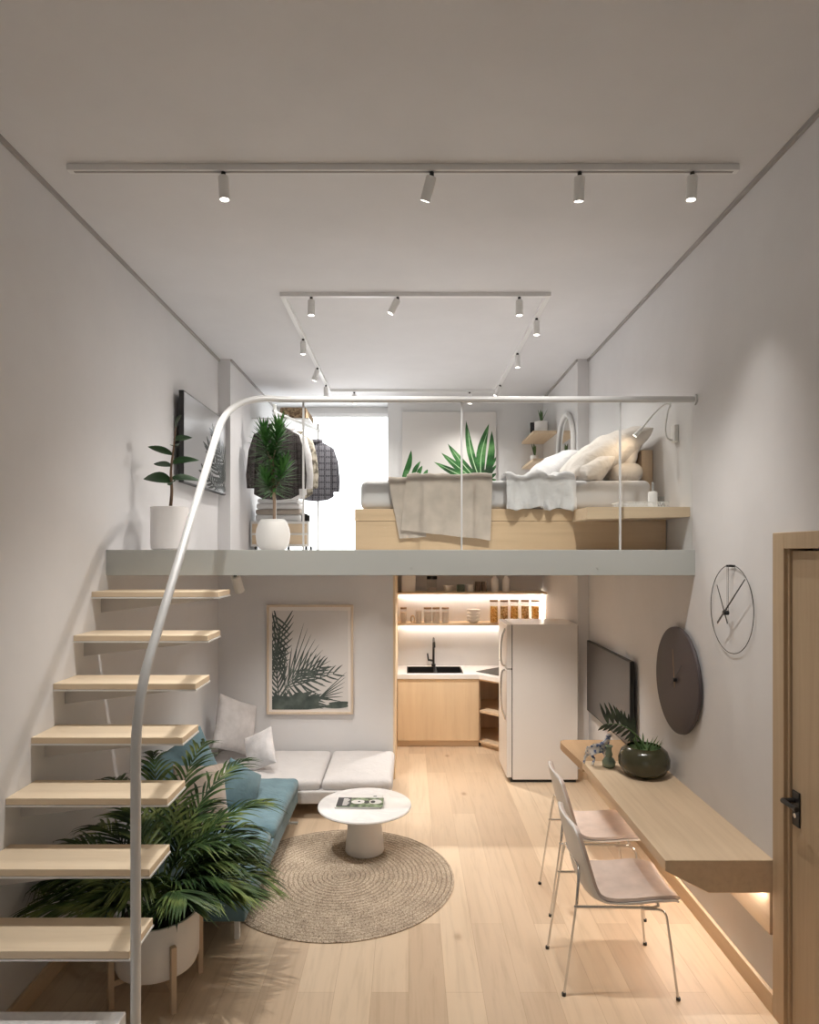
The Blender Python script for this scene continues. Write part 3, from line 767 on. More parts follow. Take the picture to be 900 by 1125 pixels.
def jar(label, x, y, z, r, h, fill, fmat, grp, lid=True):
    t = thing('storage_jar', label, 'jar', (x, y, z), grp)
    b = B(); lathe(b, [(r * .94, .001), (r, .006), (r, h), (r * .94, h)], x, y, 24, cap1=False); bmesh.ops.translate(b, verts=b.verts, vec=(0, 0, z)); obj('glass_body', b, 'jar', t, smooth=40)
    if fill: b = B(); lathe(b, [(r * .92, .006), (r * .93, h * fill)], x, y, 20); bmesh.ops.translate(b, verts=b.verts, vec=(0, 0, z)); obj('contents', b, fmat, t, smooth=40)
    if lid: b = B(); lathe(b, [(r * 1.03, h), (r * 1.03, h + .022)], x, y, 24); bmesh.ops.translate(b, verts=b.verts, vec=(0, 0, z)); obj('lid', b, 'lid', t, smooth=40)
    return t
ys = 8.10; px = lambda p, y=8.10: (p - 449) * y / 730
sx = 8.10 / 730
g = 'pale jars on the lower kitchen shelf'
for lab, x, r, h in (('pale glass jar with brown lid at the far left of the lower kitchen shelf', -.061, .037, .165), ('pale glass jar with brown lid, left one of the trio on the lower shelf', .232, .046, .165),
                  ('pale glass jar with brown lid, middle one of the trio on the lower shelf', .336, .043, .165), ('pale glass jar with brown lid, right one of the trio on the lower shelf', .449, .043, .165)):
    jar(lab, x, ys, SH1, r, h, .8, 'flour', g)
jar('lidless pale jar beside the wooden ring on the lower shelf', .122, ys, SH1, .038, .155, .9, 'flour', g, False)
b = B(); tube(b, [(.05 + .022 * math.cos(a), 8.08, SH1 + .045 + .042 * math.sin(a)) for a in [2 * PI * i / 20 for i in range(21)]], .010, 8); box(b, .03, .07, 8.06, 8.10, SH1, SH1 + .008)
solid('wooden_ornament', b, 'oakz', 'little brown wooden ring ornament on the lower kitchen shelf', 'ornament', smooth=50)
for k, (lab, zz) in enumerate((('bottom white bowl of the stack on the lower kitchen shelf', 0), ('second white bowl from the bottom of the shelf stack', .040), ('third white bowl from the bottom of the shelf stack', .080), ('topmost white bowl of the shelf stack', .120))):
    b = B(); lathe(b, [(.035, 0), (.04, .002), (.070, .026), (.084, .044), (.080, .044), (.04, .008)], seg=28); bmesh.ops.recalc_face_normals(b, faces=b.faces)
    solid('bowl', b, 'ceramic', lab, 'bowl', loc=(.79, ys, SH1 + zz), group='stacked white bowls', smooth=50)
g = 'tall jars of dry food behind the fridge'
for k, (px_, mt, lab) in enumerate(((1.04, 'pasta', 'tall jar of golden dry food, first from the left above the fridge'), (1.165, 'cereal', 'tall jar of paler dry food, second from the left above the fridge'), (1.29, 'pasta', 'tall jar of golden dry food, middle of the five above the fridge'),
                               (1.42, 'cereal', 'tall jar of mixed dry food, fourth from the left above the fridge'), (1.545, 'pasta', 'tall jar of golden dry food, farthest right above the fridge'))):
    jar(lab, px_, ys, SH1, .048, .255, .78, mt, g)
g = 'crockery on the upper kitchen shelf'
def pot(name, label, x, r, h, mat, cat, taper=1.0, z=SH2):
    b = B(); lathe(b, [(r * taper * .9, 0), (r * taper, .004), (r, h), (r * .92, h), (r * taper * .88, .012)], seg=28); bmesh.ops.recalc_face_normals(b, faces=b.faces)
    return solid(name, b, mat, label, cat, loc=(x, ys, z), group=g, smooth=40)
b = B(); box(b, -.085, .085, -.06, .06, 0, .20, .006); solid('storage_box', b, 'white', 'plain white box at the left of the upper kitchen shelf', 'box', loc=(.0, ys, SH2), group=g)
t = jar('clear jar with black lid on the upper kitchen shelf', .285, ys, SH2, .06, .15, .3, 'flour', g, False)
b = B(); lathe(b, [(.063, .15), (.063, .19)], .285, ys, 24); bmesh.ops.translate(b, verts=b.verts, vec=(0, 0, SH2)); obj('lid', b, 'black', t, smooth=40)
pot('bowl', 'wide white bowl on the upper kitchen shelf', .49, .065, .075, 'ceramic', 'bowl', .7)
M['greencup'] = base_mat('dark_green_glaze', (.10, .13, .10), .3)
pot('mug', 'dark green mug on the upper kitchen shelf', .635, .05, .085, 'greencup', 'mug')
pot('mug', 'white mug on the upper kitchen shelf', .745, .045, .085, 'ceramic', 'mug')
M['brownglass'] = base_mat('brown_glass', (.16, .11, .08), .2)
pot('tumbler', 'brown glass tumbler, left of the pair on the upper kitchen shelf', .845, .034, .12, 'brownglass', 'tumbler')
pot('tumbler', 'brown glass tumbler, right of the pair on the upper kitchen shelf', .92, .034, .12, 'brownglass', 'tumbler')
def bottle(label, x):
    t = thing('bottle', label, 'bottle', (x, ys, SH2), g)
    b = B(); lathe(b, [(.04, 0), (.044, .01), (.044, .15), (.02, .175), (.018, .20)], x, ys, 24); bmesh.ops.translate(b, verts=b.verts, vec=(0, 0, SH2)); obj('bottle_body', b, 'ceramic', t, smooth=50)
    b = B(); lathe(b, [(.021, .20), (.021, .225)], x, ys, 16); bmesh.ops.translate(b, verts=b.verts, vec=(0, 0, SH2)); obj('cap', b, 'black', t, smooth=40)
bottle('white bottle with black cap, left of the pair on the upper shelf', 1.05); bottle('white bottle with black cap, right of the pair on the upper shelf', 1.19)

# ------------------------------------------------------------------ fridge
fg = thing('refrigerator', 'white two-door refrigerator with its doors facing left, beside the kitchen', 'refrigerator', (1.3, 6.77, 0))
obj('cabinet', box(B(), 1.016, 1.655, 6.49, 7.05, .03, 1.548, .006), 'fridge', fg)
up = obj('freezer_door', box(B(), .958, 1.010, 6.492, 7.048, 1.115, 1.546, .008, 3), 'fridge', fg)
lo_ = obj('fridge_door', box(B(), .958, 1.010, 6.492, 7.048, .05, 1.105, .008, 3), 'fridge', fg)
obj('seal', box(B(), 1.008, 1.018, 6.50, 7.04, .05, 1.54), 'black', fg)
obj('handle', tube(B(), smooth_path([(.957, 6.58, 1.50), (.925, 6.58, 1.40), (.915, 6.58, 1.25), (.925, 6.58, 1.15), (.957, 6.58, 1.13)]), .010, 10), 'chrome', up, smooth=60)
obj('handle', tube(B(), smooth_path([(.957, 6.58, 1.09), (.925, 6.58, 1.06), (.915, 6.58, .90), (.925, 6.58, .72), (.957, 6.58, .60)]), .010, 10), 'chrome', lo_, smooth=60)
b = B(); box(b, 1.0, 1.64, 6.51, 7.03, 0, .03); obj('foot_grille', b, 'black', fg)
b = B(); box(b, 1.651, 1.657, 6.4895, 6.5, .05, 1.54); obj('back_panel_seam', b, 'gap', fg)
# ------------------------------------------------------------------ wall desk, console, things on them
dk = thing('wall_desk', 'long floating oak desk on the right wall with an angled underside at its near end', 'desk', (1.53, 4.03, .585))
b = B(); prism(b, [(1.255, .745), (1.255, .692), (1.469, .585), (1.79, .585), (1.79, .745)], lambda a, c: (a, 3.25, c), lambda a, c: (a, 4.80, c)); bmesh.ops.recalc_face_normals(b, faces=b.faces)
bmesh.ops.bevel(b, geom=list(b.edges), offset=.002, segments=1, affect='EDGES')
obj('desk_top', b, 'oak', dk)
obj('back_panel', box(B(), 1.768, 1.79, 3.25, 4.80, .38, .585), 'oak', dk)
o = obj('led_strip', box(B(), 1.745, 1.760, 3.30, 4.75, .579, .5848), 'led_desk', dk); o['label'] = 'glowing strip under the desk'
b = B(); pts = [(1.79, 4.81), (1.262, 4.81), (1.225, 5.30)] + [(1.285 - .06 * math.cos(a), 5.36 + .06 * math.sin(a)) for a in [PI / 2 * i / 6 for i in range(1, 7)]] + [(1.79, 5.42)]
prism(b, pts, lambda a, c: (a, c, .665), lambda a, c: (a, c, .722)); bmesh.ops.recalc_face_normals(b, faces=b.faces)
M['oakcon'] = wood('console_oak', (.33, .21, .115), (.45, .30, .175), 'Y')
solid('wall_console', b, 'oakcon', 'darker wooden console with a rounded corner under the television', 'console')
struct('baseboard_step', box(B(), 1.66, XR - .022, YB - .018, YB, 0, .10), 'oak')
# glass bowl vase with sprig
vs = thing('bowl_vase', 'squat dark green glass vase holding a dark sprig on the desk', 'vase', (1.595, 4.50, .745))
b = B(); lathe(b, [(.09, 0), (.135, .02), (.166, .07), (.168, .115), (.150, .165), (.118, .192), (.108, .196), (.112, .188), (.145, .155)], seg=48, cap1=False); bmesh.ops.recalc_face_normals(b, faces=b.faces)
obj('vase_body', b, 'smoke', vs, world=False, smooth=60)
b = B(); lathe(b, [(.10, .172), (.118, .176)], seg=32); obj('filling', b, 'gstem', vs, world=False)
random.seed(5)
sp = smooth_path([(.02, 0, .15), (-.03, 0, .24), (-.09, -.01, .30), (-.17, -.02, .345), (-.26, -.02, .35)], 8)
b = B(); tube(b, sp, lambda t: .007 * (1 - t) + .002, 6)
obj('sprig_stem', b, 'gstem', vs, world=False, smooth=60)
def leaf_blade(bm, p, d, L, w, fold=.25, droop=.2, up=Vector((0, 0, 1)), n=8):
    p = Vector(p); d = Vector(d).normalized(); side = d.cross(up)
    side = side.normalized() if side.length > 1e-3 else Vector((1, 0, 0)); u2 = side.cross(d).normalized(); prev = None
    for j in range(n + 1):
        t = j / n; ww = w * (math.sin(PI * (.04 + .96 * t)) ** .75) * (1 - .25 * t) if j < n else .0005
        c = p + d * L * t - up * L * droop * t * t
        vs_ = (bm.verts.new(c - side * ww + u2 * ww * fold), bm.verts.new(c), bm.verts.new(c + side * ww + u2 * ww * fold))
        if prev: bm.faces.new((prev[0], vs_[0], vs_[1], prev[1])); bm.faces.new((prev[1], vs_[1], vs_[2], prev[2]))
        prev = vs_
b = B()
for k in range(8):
    i = 12 + int(k * (len(sp) - 14) / 7); p = sp[i]
    for s in (1, -1):
        leaf_blade(b, p, (-.45 + .06 * k * s * .3, .15 * s, s * .85 if s > 0 else -.28), (.16 if s > 0 else .095) * (1 - .03 * abs(k - 5)), (.0125), .3, .05, Vector((0, 1, 0)))
    leaf_blade(b, p, (-.05, .15, .9), .11, .011, .3, .05, Vector((0, 1, 0)))
obj('sprig_leaves', b, 'fern', vs, world=False, smooth=180)
b = B()
for k in range(26):
    a = random.uniform(0, 2 * PI); r = random.uniform(.01, .09)
    leaf_blade(b, (r * math.cos(a), r * math.sin(a), .16), (.5 * math.cos(a), .5 * math.sin(a), 1), random.uniform(.07, .13), .007, .2, .1)
obj('green_shoots', b, 'gstem', vs, world=False, smooth=180)
b = B(); lathe(b, [(.032, 0), (.044, .012), (.047, .04), (.034, .062), (.020, .072), (.027, .092), (.020, .112), (.018, .135), (.028, .150), (.024, .152), (.014, .135)], seg=28); bmesh.ops.recalc_face_normals(b, faces=b.faces)
solid('bud_vase', b, 'mossglass', 'small pale green glass bud vase beside the dark bowl vase', 'vase', loc=(1.405, 4.66, .745), smooth=60)
# porcelain animal: one skinned figure
def skinned(name, pts, edges, rad, mat, label, cat, loc, rz=0, lv=2):
    me = bpy.data.meshes.new(name); me.from_pydata(pts, edges, []); me.materials.append(M[mat])
    o = bpy.data.objects.new(name, me); C.objects.link(o); o.location = loc; o.rotation_euler.z = rz
    sk_ = o.modifiers.new('skin', 'SKIN'); sk_.use_smooth_shade = True
    for i, r in enumerate(rad): me.skin_vertices[0].data[i].radius = (r, r); me.skin_vertices[0].data[i].use_root = (i == 0)
    s = o.modifiers.new('subdivision', 'SUBSURF'); s.levels = lv; s.render_levels = lv
    return tag(o, label, cat)
pts = [(0, 0, .115), (.06, 0, .120), (.085, 0, .155), (.095, 0, .195), (.125, 0, .185), (-.055, 0, .115),
       (.065, .022, .08), (.085, .026, .04), (.095, .026, .004), (.065, -.022, .08), (.055, -.026, .04), (.06, -.026, .004),
       (-.06, .022, .075), (-.085, .026, .045), (-.095, .026, .004), (-.06, -.022, .075), (-.045, -.026, .04), (-.06, -.026, .004), (-.085, 0, .125), (-.10, 0, .085)]
ed = [(0, 1), (1, 2), (2, 3), (3, 4), (0, 5), (1, 6), (6, 7), (7, 8), (1, 9), (9, 10), (10, 11), (5, 12), (12, 13), (13, 14), (5, 15), (15, 16), (16, 17), (5, 18), (18, 19)]
ra = [.030, .032, .020, .019, .010, .032, .015, .009, .009, .015, .009, .009, .017, .009, .009, .017, .009, .009, .008, .005]
skinned('figurine', pts, ed, ra, 'porc', 'blue and white porcelain animal figurine near the far end of the desk', 'figurine', (1.345, 4.735, .745), R(20))
# wall television
tv = thing('television', 'dark flat television on the right wall above the console', 'television', (1.76, 5.81, .725))
obj('casing', box(B(), 1.728, 1.76, 5.18, 6.44, .725, 1.40, .003), 'black', tv)
obj('screen', box(B(), 1.7265, 1.7285, 5.19, 6.43, .737, 1.39), 'screen', tv)
obj('wall_bracket', box(B(), 1.76, 1.786, 5.55, 6.05, .95, 1.25), 'black', tv)
# round dark clock
ck = thing('wall_clock', 'round dark wooden wall clock hung lower on the right wall', 'clock', (XR, 4.36, 1.415), 'clocks on the right wall')
mx = Matrix.Translation((XR, 4.36, 1.415)) @ Matrix.Rotation(-PI / 2, 4, 'Y')
b = B(); lathe(b, [(.30, .012), (.342, .014), (.348, .022), (.346, .036), (.335, .040), (.004, .033)], seg=72, mat=mx); bmesh.ops.recalc_face_normals(b, faces=b.faces)
obj('dial', b, 'clockdark', ck, smooth=40)
b = B(); lathe(b, [(.03, 0), (.03, .013)], seg=16, mat=mx); obj('mount', b, 'black', ck)
def hand(bm, x, cy, cz, ang, l, tail, w, t=.002):
    # a tapering hand in the wall plane; ang from up towards the viewer's right (-Y)
    u = Vector((0, -math.sin(ang), math.cos(ang))); n = Vector((0, -u.z, u.y)); c = Vector((x, cy, cz))
    q = [c - u * tail - n * w, c - u * tail + n * w, c + u * l + n * w * .45, c + u * l - n * w * .45]
    prism(bm, [(i,) for i in range(4)], lambda i: q[i], lambda i: q[i] + Vector((-t, 0, 0)))
b = B(); hand(b, XR - .046, 4.36, 1.415, R(-8), .20, .05, .004); obj('minute_hand', b, 'lid', ck)
b = B(); hand(b, XR - .050, 4.36, 1.415, R(48), .17, .06, .005); cyl(b, (XR - .033, 4.36, 1.415), (XR - .056, 4.36, 1.415), .013); obj('hour_hand', b, 'black', ck)
# thin ring clock
cy_, cz_ = 3.665, 1.938
ck = thing('wall_clock', 'thin black wire ring wall clock hung higher, nearest the door', 'clock', (XR, cy_, cz_), 'clocks on the right wall')
b = B(); tube(b, [(XR - .012, cy_ + .243 * math.cos(2 * PI * i / 72), cz_ + .243 * math.sin(2 * PI * i / 72)) for i in range(73)], .0021, 6, cap=False); obj('ring', b, 'black', ck, smooth=180)
for dy in (.006, -.010):
    obj('hanger_rod', cyl(B(), (XR - .030, cy_ + dy, cz_ - .02), (XR - .030, cy_ + dy, cz_ + .243), .0011, seg=6), 'black', ck)
for dy in (.006, -.020):
    obj('hook', cyl(B(), (XR - .034, cy_ + dy, cz_ + .238), (XR, cy_ + dy, cz_ + .238), .006, seg=12), 'black', ck)
obj('movement', cyl(B(), (XR - .054, cy_, cz_ - .02), (XR - .026, cy_, cz_ - .02), .013, seg=16), 'black', ck, smooth=40)
b = B(); hand(b, XR - .050, cy_, cz_ - .02, R(50), .30, .10, .0065); obj('minute_hand', b, 'black', ck)
b = B(); hand(b, XR - .046, cy_, cz_ - .02, R(-31), .175, .066, .005); obj('hour_hand', b, 'black', ck)

# ------------------------------------------------------------------ chairs
def shell_bm(off, inset, th):
    prof = smooth_path([(.305, 0, .452), (.285, 0, .473), (.20, 0, .474), (.08, 0, .456), (-.04, 0, .448), (-.115, 0, .462), (-.155, 0, .515), (-.178, 0, .60), (-.205, 0, .71), (-.228, 0, .81), (-.236, 0, .855)], 5)
    n = len(prof) - 1; nv = 14; bm = B()
    def halfw(t):
        k = [(0, .165), (.06, .195), (.2, .222), (.4, .224), (.52, .205), (.62, .200), (.78, .215), (.9, .205), (.97, .175), (1, .13)]
        for (a, wa), (c, wc) in zip(k, k[1:]):
            if t <= c: s = (t - a) / (c - a); s = s * s * (3 - 2 * s); return wa + (wc - wa) * s
        return .13
    def f(a, c, off=off):
        a = inset * .06 + a * (1 - inset * .10); x = a * n; i = min(n - 1, int(x)); p = prof[i].lerp(prof[i + 1], x - i)
        d0 = prof[min(n, i + 1)] - prof[max(0, i - 1)]; d1 = prof[min(n, i + 2)] - prof[i]
        d = d0.normalized().lerp(d1.normalized(), x - i).normalized(); nn = Vector((d.z, 0, -d.x))      # towards the sitter
        v = c * 2 - 1; w = halfw(a) * (1 - inset * .06)
        ck_ = max(0, min(1, (a - .12) / .35)) * max(0, min(1, (1.02 - a) / .4)); curl = (.014 + .026 * ck_) * abs(v) ** 3
        return p + Vector((0, v * w, 0)) + nn * (curl + off)
    f2 = lambda a, c: f(a, c, off - th)
    grid_sheet(bm, f, 44, nv)
    top = [v for v in bm.verts]; nu, nv_ = 44, nv
    low = [bm.verts.new(p) for p in [Vector(f2(i / nu, j / nv_)) for i in range(nu + 1) for j in range(nv_ + 1)]]
    W = nv_ + 1
    for i in range(nu):
        for j in range(nv_): bm.faces.new((low[i * W + j], low[i * W + j + 1], low[(i + 1) * W + j + 1], low[(i + 1) * W + j]))
    rim = [i * W for i in range(nu + 1)] + [nu * W + j for j in range(1, W)] + [i * W + nv_ for i in range(nu - 1, -1, -1)] + [j for j in range(nv_ - 1, 0, -1)]
    for a, c in zip(rim, rim[1:] + rim[:1]): bm.faces.new((top[a], top[c], low[c], low[a]))
    bmesh.ops.recalc_face_normals(bm, faces=bm.faces)
    return bm
def chair(label, loc, rz):
    t = thing('desk_chair', label, 'chair', loc, 'chairs at the wall desk', rz)
    obj('shell', shell_bm(0, 0, .010), 'shell', t, world=False, smooth=70)['label'] = 'off-white curved chair shell'
    obj('upholstery', shell_bm(.016, 1, .0155), 'beige', t, world=False, smooth=70)['label'] = 'beige fabric lining of seat and back'
    fr_ = obj('seat_frame', tube(B(), fillet([(-.225, -.185, .443), (.215, -.19, .440), (.215, .19, .440), (-.225, .185, .443)], [.05, .05]), .0075, 8), 'chrome', t, world=False, smooth=60)
    b = B(); tube(b, fillet([(-.212, -.185, .46), (-.192, -.16, .63), (-.192, .16, .63), (-.212, .185, .46)], [.05, .05]), .0075, 8); obj('back_bracket', b, 'chrome', t, world=False, smooth=60)
    for s in (-1, 1):
        b = B(); cyl(b, (-.28, s * .20, .006), (-.210, s * .184, .48), .0062, seg=10); obj('leg', b, 'chrome', t, world=False, smooth=60)
        b = B(); tube(b, fillet([(.12, s * .20, .440), (.235, s * .205, .438), (.285, s * .235, .006)], [.045]), .0062, 10); obj('leg', b, 'chrome', t, world=False, smooth=60)
        for x, y in ((-.281, .20), (.286, .2353)):
            b = B(); cyl(b, (x, s * y, 0), (x, s * y, .014), .011, seg=10); obj('foot_cap', b, 'black', t, world=False)
    return t
c1 = chair('beige shell chair on chrome legs nearest the camera at the desk', (1.07, 3.575, 0), 0)
c2 = dup(c1, (1.165, 4.30, 0), R(-2), 'beige shell chair on chrome legs farther along the desk, partly behind the near chair')

# ------------------------------------------------------------------ loft: bed and around
bd = thing('bed', 'oak platform bed with white mattress on the loft', 'bed', (.7, 5.5, ZF))
obj('bed_base', box(B(), -.37, 1.783, 4.60, 6.35, ZF, 2.465, .003), 'oakdk', bd)
obj('bed_rail', box(B(), -.372, 1.783, 4.597, 6.352, 2.467, 2.552, .003), 'oakdk', bd)
obj('headboard', box(B(), 1.702, 1.785, 4.85, 6.3, 2.552, 3.0, .006), 'oakz', bd)
obj('mattress', softbox(B(), -.335, 1.70, 4.635, 6.3, 2.548, 2.757, .05, 26, 0, .004, 3), 'sheet', bd, smooth=80)
def hang(name, label, cat, mat, xl, xr, top_d, zb_l, zb_r, yoff, wr, seed, th=.012, skl=0, skr=0):
    # cloth lying over the bed edge and hanging down in front
    zt = 2.770 + yoff; yf = 4.587 - yoff
    def f(u, v):
        x = xl + (xr - xl) * u; zb = zb_l + (zb_r - zb_l) * u; drop = zt - zb; tot = top_d + drop; s = v * tot
        if s < top_d: y, z = yf + top_d - s, zt
        else: y, z = yf, zt - (s - top_d)
        k = .05; e = s - top_d
        if abs(e) < k: q = (e + k) / (2 * k); y = yf + k * (1 - q) ** 2; z = zt - k * q * q
        fall = max(0, e) / drop
        x += (skl * (1 - u) + skr * u) * fall
        nz = noise.noise(Vector((x * 5 + seed, s * 1.6, seed))) + .6 * noise.noise(Vector((x * 14 + seed, s * 4, 1))) + .3 * noise.noise(Vector((x * 26 + s * 9, s * 14 - x * 7, seed)))
        if e > 0: y -= abs(nz) * wr * (.3 + fall) ; z += nz * wr * .3
        else: z += abs(nz) * wr * .8
        return (x, y, z)
    b = B(); grid_sheet(b, f, 36, 48); bmesh.ops.recalc_face_normals(b, faces=b.faces); bmesh.ops.solidify(b, geom=b.faces[:], thickness=th); bmesh.ops.recalc_face_normals(b, faces=b.faces)
    return solid(name, b, mat, label, cat, smooth=80)
hang('throw_blanket', 'rear fold of the beige blanket hanging lowest at its left corner', 'blanket', 'throw', -.143, .12, .9, 2.345, 2.36, .004, .014, 2, skl=.08)
hang('throw_blanket', 'wide beige throw blanket draped over the middle of the bed', 'blanket', 'throw', -.012, .577, .9, 2.405, 2.335, .022, .02, 9, skl=-.04, skr=-.015)
hang('duvet', 'white crumpled duvet folded over the bed right of the beige throw', 'duvet', 'linen', .672, 1.15, 1.2, 2.556, 2.553, .014, .075, 5, th=.018)
def mpose(loc, zc, xc):
    z = Vector(zc).normalized(); x = Vector(xc).normalized(); y = z.cross(x).normalized(); x = y.cross(z)
    m = Matrix((x, y, z)).transposed(); return loc, m.to_euler()
g = 'pillows on the bed'
for lab, w, h, t, mt, loc, zc, sd in (
    ('big white pillow leaning at the left of the pillow heap', .62, .56, .26, 'linen', (1.25, 5.98, 2.95), (.80, 0, .60), 11),
    ('big cream pillow lying on top of the heap, its corner pointing to the wall', .60, .66, .27, 'cream', (1.45, 5.0, 2.965), (.85, 0, .50), 12),
    ('cream pillow standing against the oak headboard', .60, .42, .14, 'cream', (1.615, 5.05, 2.95), (.28, 0, .96), 13),
    ('small cream cushion at the front of the pillow heap', .30, .26, .18, 'cream', (1.32, 4.79, 2.835), (.80, .2, .55), 14)):
    l, e = mpose(loc, zc, (0, 1, 0))
    solid('pillow', pillow_bm(w, h, t, sd, .020, 26, .05), mt, lab, 'pillow', loc=l, rot=e, group=g, smooth=80)
b = B(); softbox(b, -.11, .11, -.18, .18, 0, .135, .065, 12, .01, .004, 3)
solid('bolster', b, 'cream', 'short rounded bolster cushion in front of the oak headboard', 'pillow', loc=(1.578, 4.91, 2.757), group=g, smooth=80)
# bedside slab and its things
b = B(); prism(b, [(1.138, 2.54), (1.13, 2.462), (1.79, 2.478), (1.79, 2.54)], lambda a, c: (a, 4.225, c), lambda a, c: (a, 4.59, c)); bmesh.ops.recalc_face_normals(b, faces=b.faces)
solid('bedside_shelf', b, 'oakx', 'thick oak bedside slab fixed to the right wall in front of the bed', 'shelf')
ty = thing('tray', 'white tray with a fretted rim on the oak bedside slab', 'tray', (1.515, 4.36, 2.54))
b = B(); box(b, 1.36, 1.675, 4.27, 4.45, 2.5405, 2.546)
obj('tray_base', b, 'white', ty)
b = B(); box(b, 1.36, 1.675, 4.27, 4.276, 2.572, 2.578); box(b, 1.36, 1.675, 4.444, 4.45, 2.572, 2.578); box(b, 1.36, 1.366, 4.27, 4.45, 2.572, 2.578); box(b, 1.669, 1.675, 4.27, 4.45, 2.572, 2.578)
for k in range(16):
    x = 1.365 + k * .0195
    for y in (4.271, 4.445): cyl(b, (x, y + .002, 2.545), (x + .009, y + .002, 2.574), .002, seg=5); cyl(b, (x + .018, y + .002, 2.545), (x + .009, y + .002, 2.574), .002, seg=5)
obj('rim', b, 'white_metal', ty)
bt = thing('dispenser_bottle', 'white bottle with slim neck standing on the bedside slab', 'bottle', (1.602, 4.36, 2.5465))
b = B(); lathe(b, [(.028, 0), (.030, .004), (.030, .095), (.026, .102), (.009, .106)], seg=28); obj('bottle_body', b, 'ceramic', bt, world=False, smooth=40)
b = B(); lathe(b, [(.0085, .105), (.008, .165)], seg=14); obj('neck', b, 'chrome', bt, world=False, smooth=40)
b = B(); lathe(b, [(.022, 0), (.024, .004), (.024, .07), (.022, .07), (.021, .01)], seg=28); solid('glass_tumbler', b, 'jar', 'small clear glass tumbler beside the white bottle', 'glass', loc=(1.655, 4.36, 2.5465), smooth=40)
# reading lamp
wl = thing('reading_lamp', 'white wall reading lamp with gooseneck arm above the pillows', 'lamp', (XR, 4.44, 3.05))
obj('wall_plate', box(B(), XR - .028, XR, 4.40, 4.47, 2.985, 3.10, .006), 'white_metal', wl)
b = B(); tube(b, smooth_path([(1.76, 4.44, 3.0), (1.725, 4.44, 3.02), (1.718, 4.44, 3.10), (1.735, 4.44, 3.20), (1.75, 4.44, 3.235), (1.72, 4.46, 3.245), (1.66, 4.49, 3.19), (1.575, 4.52, 3.08)], 6), .006, 8); obj('gooseneck', b, 'white_metal', wl, smooth=60)
hd = obj('lamp_head', cyl(B(), (1.585, 4.518, 3.092), (1.545, 4.535, 3.045), .012, .016), 'white_metal', wl, smooth=40)
b = B(); cyl(b, (1.5452, 4.5349, 3.0452), (1.5445, 4.5353, 3.0442), .013); obj('lens', b, 'lens', hd)
ld = bpy.data.lights.new('reading', 'SPOT'); ld.energy = 2.2; ld.color = (1, .78, .55); ld.spot_size = R(120); ld.spot_blend = .8; ld.shadow_soft_size = .02
lo = bpy.data.objects.new('reading_beam', ld); C.objects.link(lo); lo.location = (1.54, 4.54, 3.04); lo.rotation_euler = Vector((-.25, .75, -.45)).to_track_quat('-Z', 'Y').to_euler()
# picture behind the bed
pc = thing('canvas_picture', 'large pale picture of green palm leaves on the wall behind the bed', 'picture', (.505, YK, 3.0))
obj('canvas', box(B(), -.08, 1.09, YK - .04, YK, 3.0, 4.0, .003), 'print', pc)
def uv(px_, py_): return ((px_ - 442) / 103, (541 - py_) / 88)
def lv(a, c, w, cu=.04): return (*uv(*a), *uv(*c), w * 1.3, cu)
O = (529, 532)
it = [lv(O, (512, 463), .030, .04), lv(O, (537, 466), .038, .06), lv((533, 530), (540, 474), .030, -.04), lv(O, (492, 488), .034, .03), lv(O, (485, 498), .034, .02), lv(O, (477, 508), .034, .02), lv((528, 535), (466, 527), .03, .0),
      lv(O, (546, 502), .024), lv(O, (546, 511), .022), lv(O, (546, 520), .022), lv(O, (546, 527), .022), lv((442, 528), (452, 495), .024, -.05), lv((453, 524), (462, 507), .018), lv((459, 524), (464, 512), .018), lv((466, 525), (470, 516), .016)]
b = B(); slivers(b, it, (-.08, 1.09), (3.0, 4.0), YK - .0402); obj('leaf_motif', b, 'artgreen', pc)
b = B()
for a in (0, 3, 4, 5, 1):
    i = it[a]; slivers(b, [(i[0], i[1], i[2] * .9 + i[0] * .1, i[3] * .9 + i[1] * .1, .004, i[5])], (-.08, 1.09), (3.0, 4.0), YK - .0416)
M['veingreen'] = base_mat('pale_vein_green', (.42, .62, .36), .6)
obj('leaf_veins', b, 'veingreen', pc)
# shelves on the right rear wall
def ws(label, z):
    return solid('wall_shelf', box(B(), 1.41, XR2, 7.52, 8.28, z, z + .03, .002), 'oak', label, 'shelf', group='loft wall shelves')
ws('upper little oak shelf on the loft wall beside the oval mirror', 3.60); ws('lower little oak shelf on the loft wall, behind the white pillow', 3.285)
g = 'potted sprigs on the loft shelves'
def sprig(label, x, y, z, r, h, n):
    t = thing('potted_sprig', label, 'potted plant', (x, y, z), g)
    b = B(); lathe(b, [(r * .85, 0), (r, .01), (r, h), (r * .9, h), (r * .88, h - .02)], seg=24, cap1=True); bmesh.ops.recalc_face_normals(b, faces=b.faces); obj('pot', b, 'ceramic', t, world=False, smooth=45)
    b = B()
    for k in range(n):
        a = k * 2.4; leaf_blade(b, (0, 0, h - .02), (.45 * math.cos(a) * (k % 3) / 2, .3 * math.sin(a), 1), .16 + .04 * (k % 2), .014, .3, .1)
    obj('leaves', b, 'gstem', t, world=False, smooth=180); return t
sprig('white pot with upright green stems on the upper loft shelf', 1.53, 7.66, 3.63, .078, .125, 7)
sprig('small white pot with one green stem on the lower loft shelf', 1.48, 7.80, 3.315, .05, .07, 4)
M['bookgrey'] = base_mat('grey_book', (.35, .37, .37), .7); M['bookdark'] = base_mat('dark_book', (.03, .03, .035), .6)
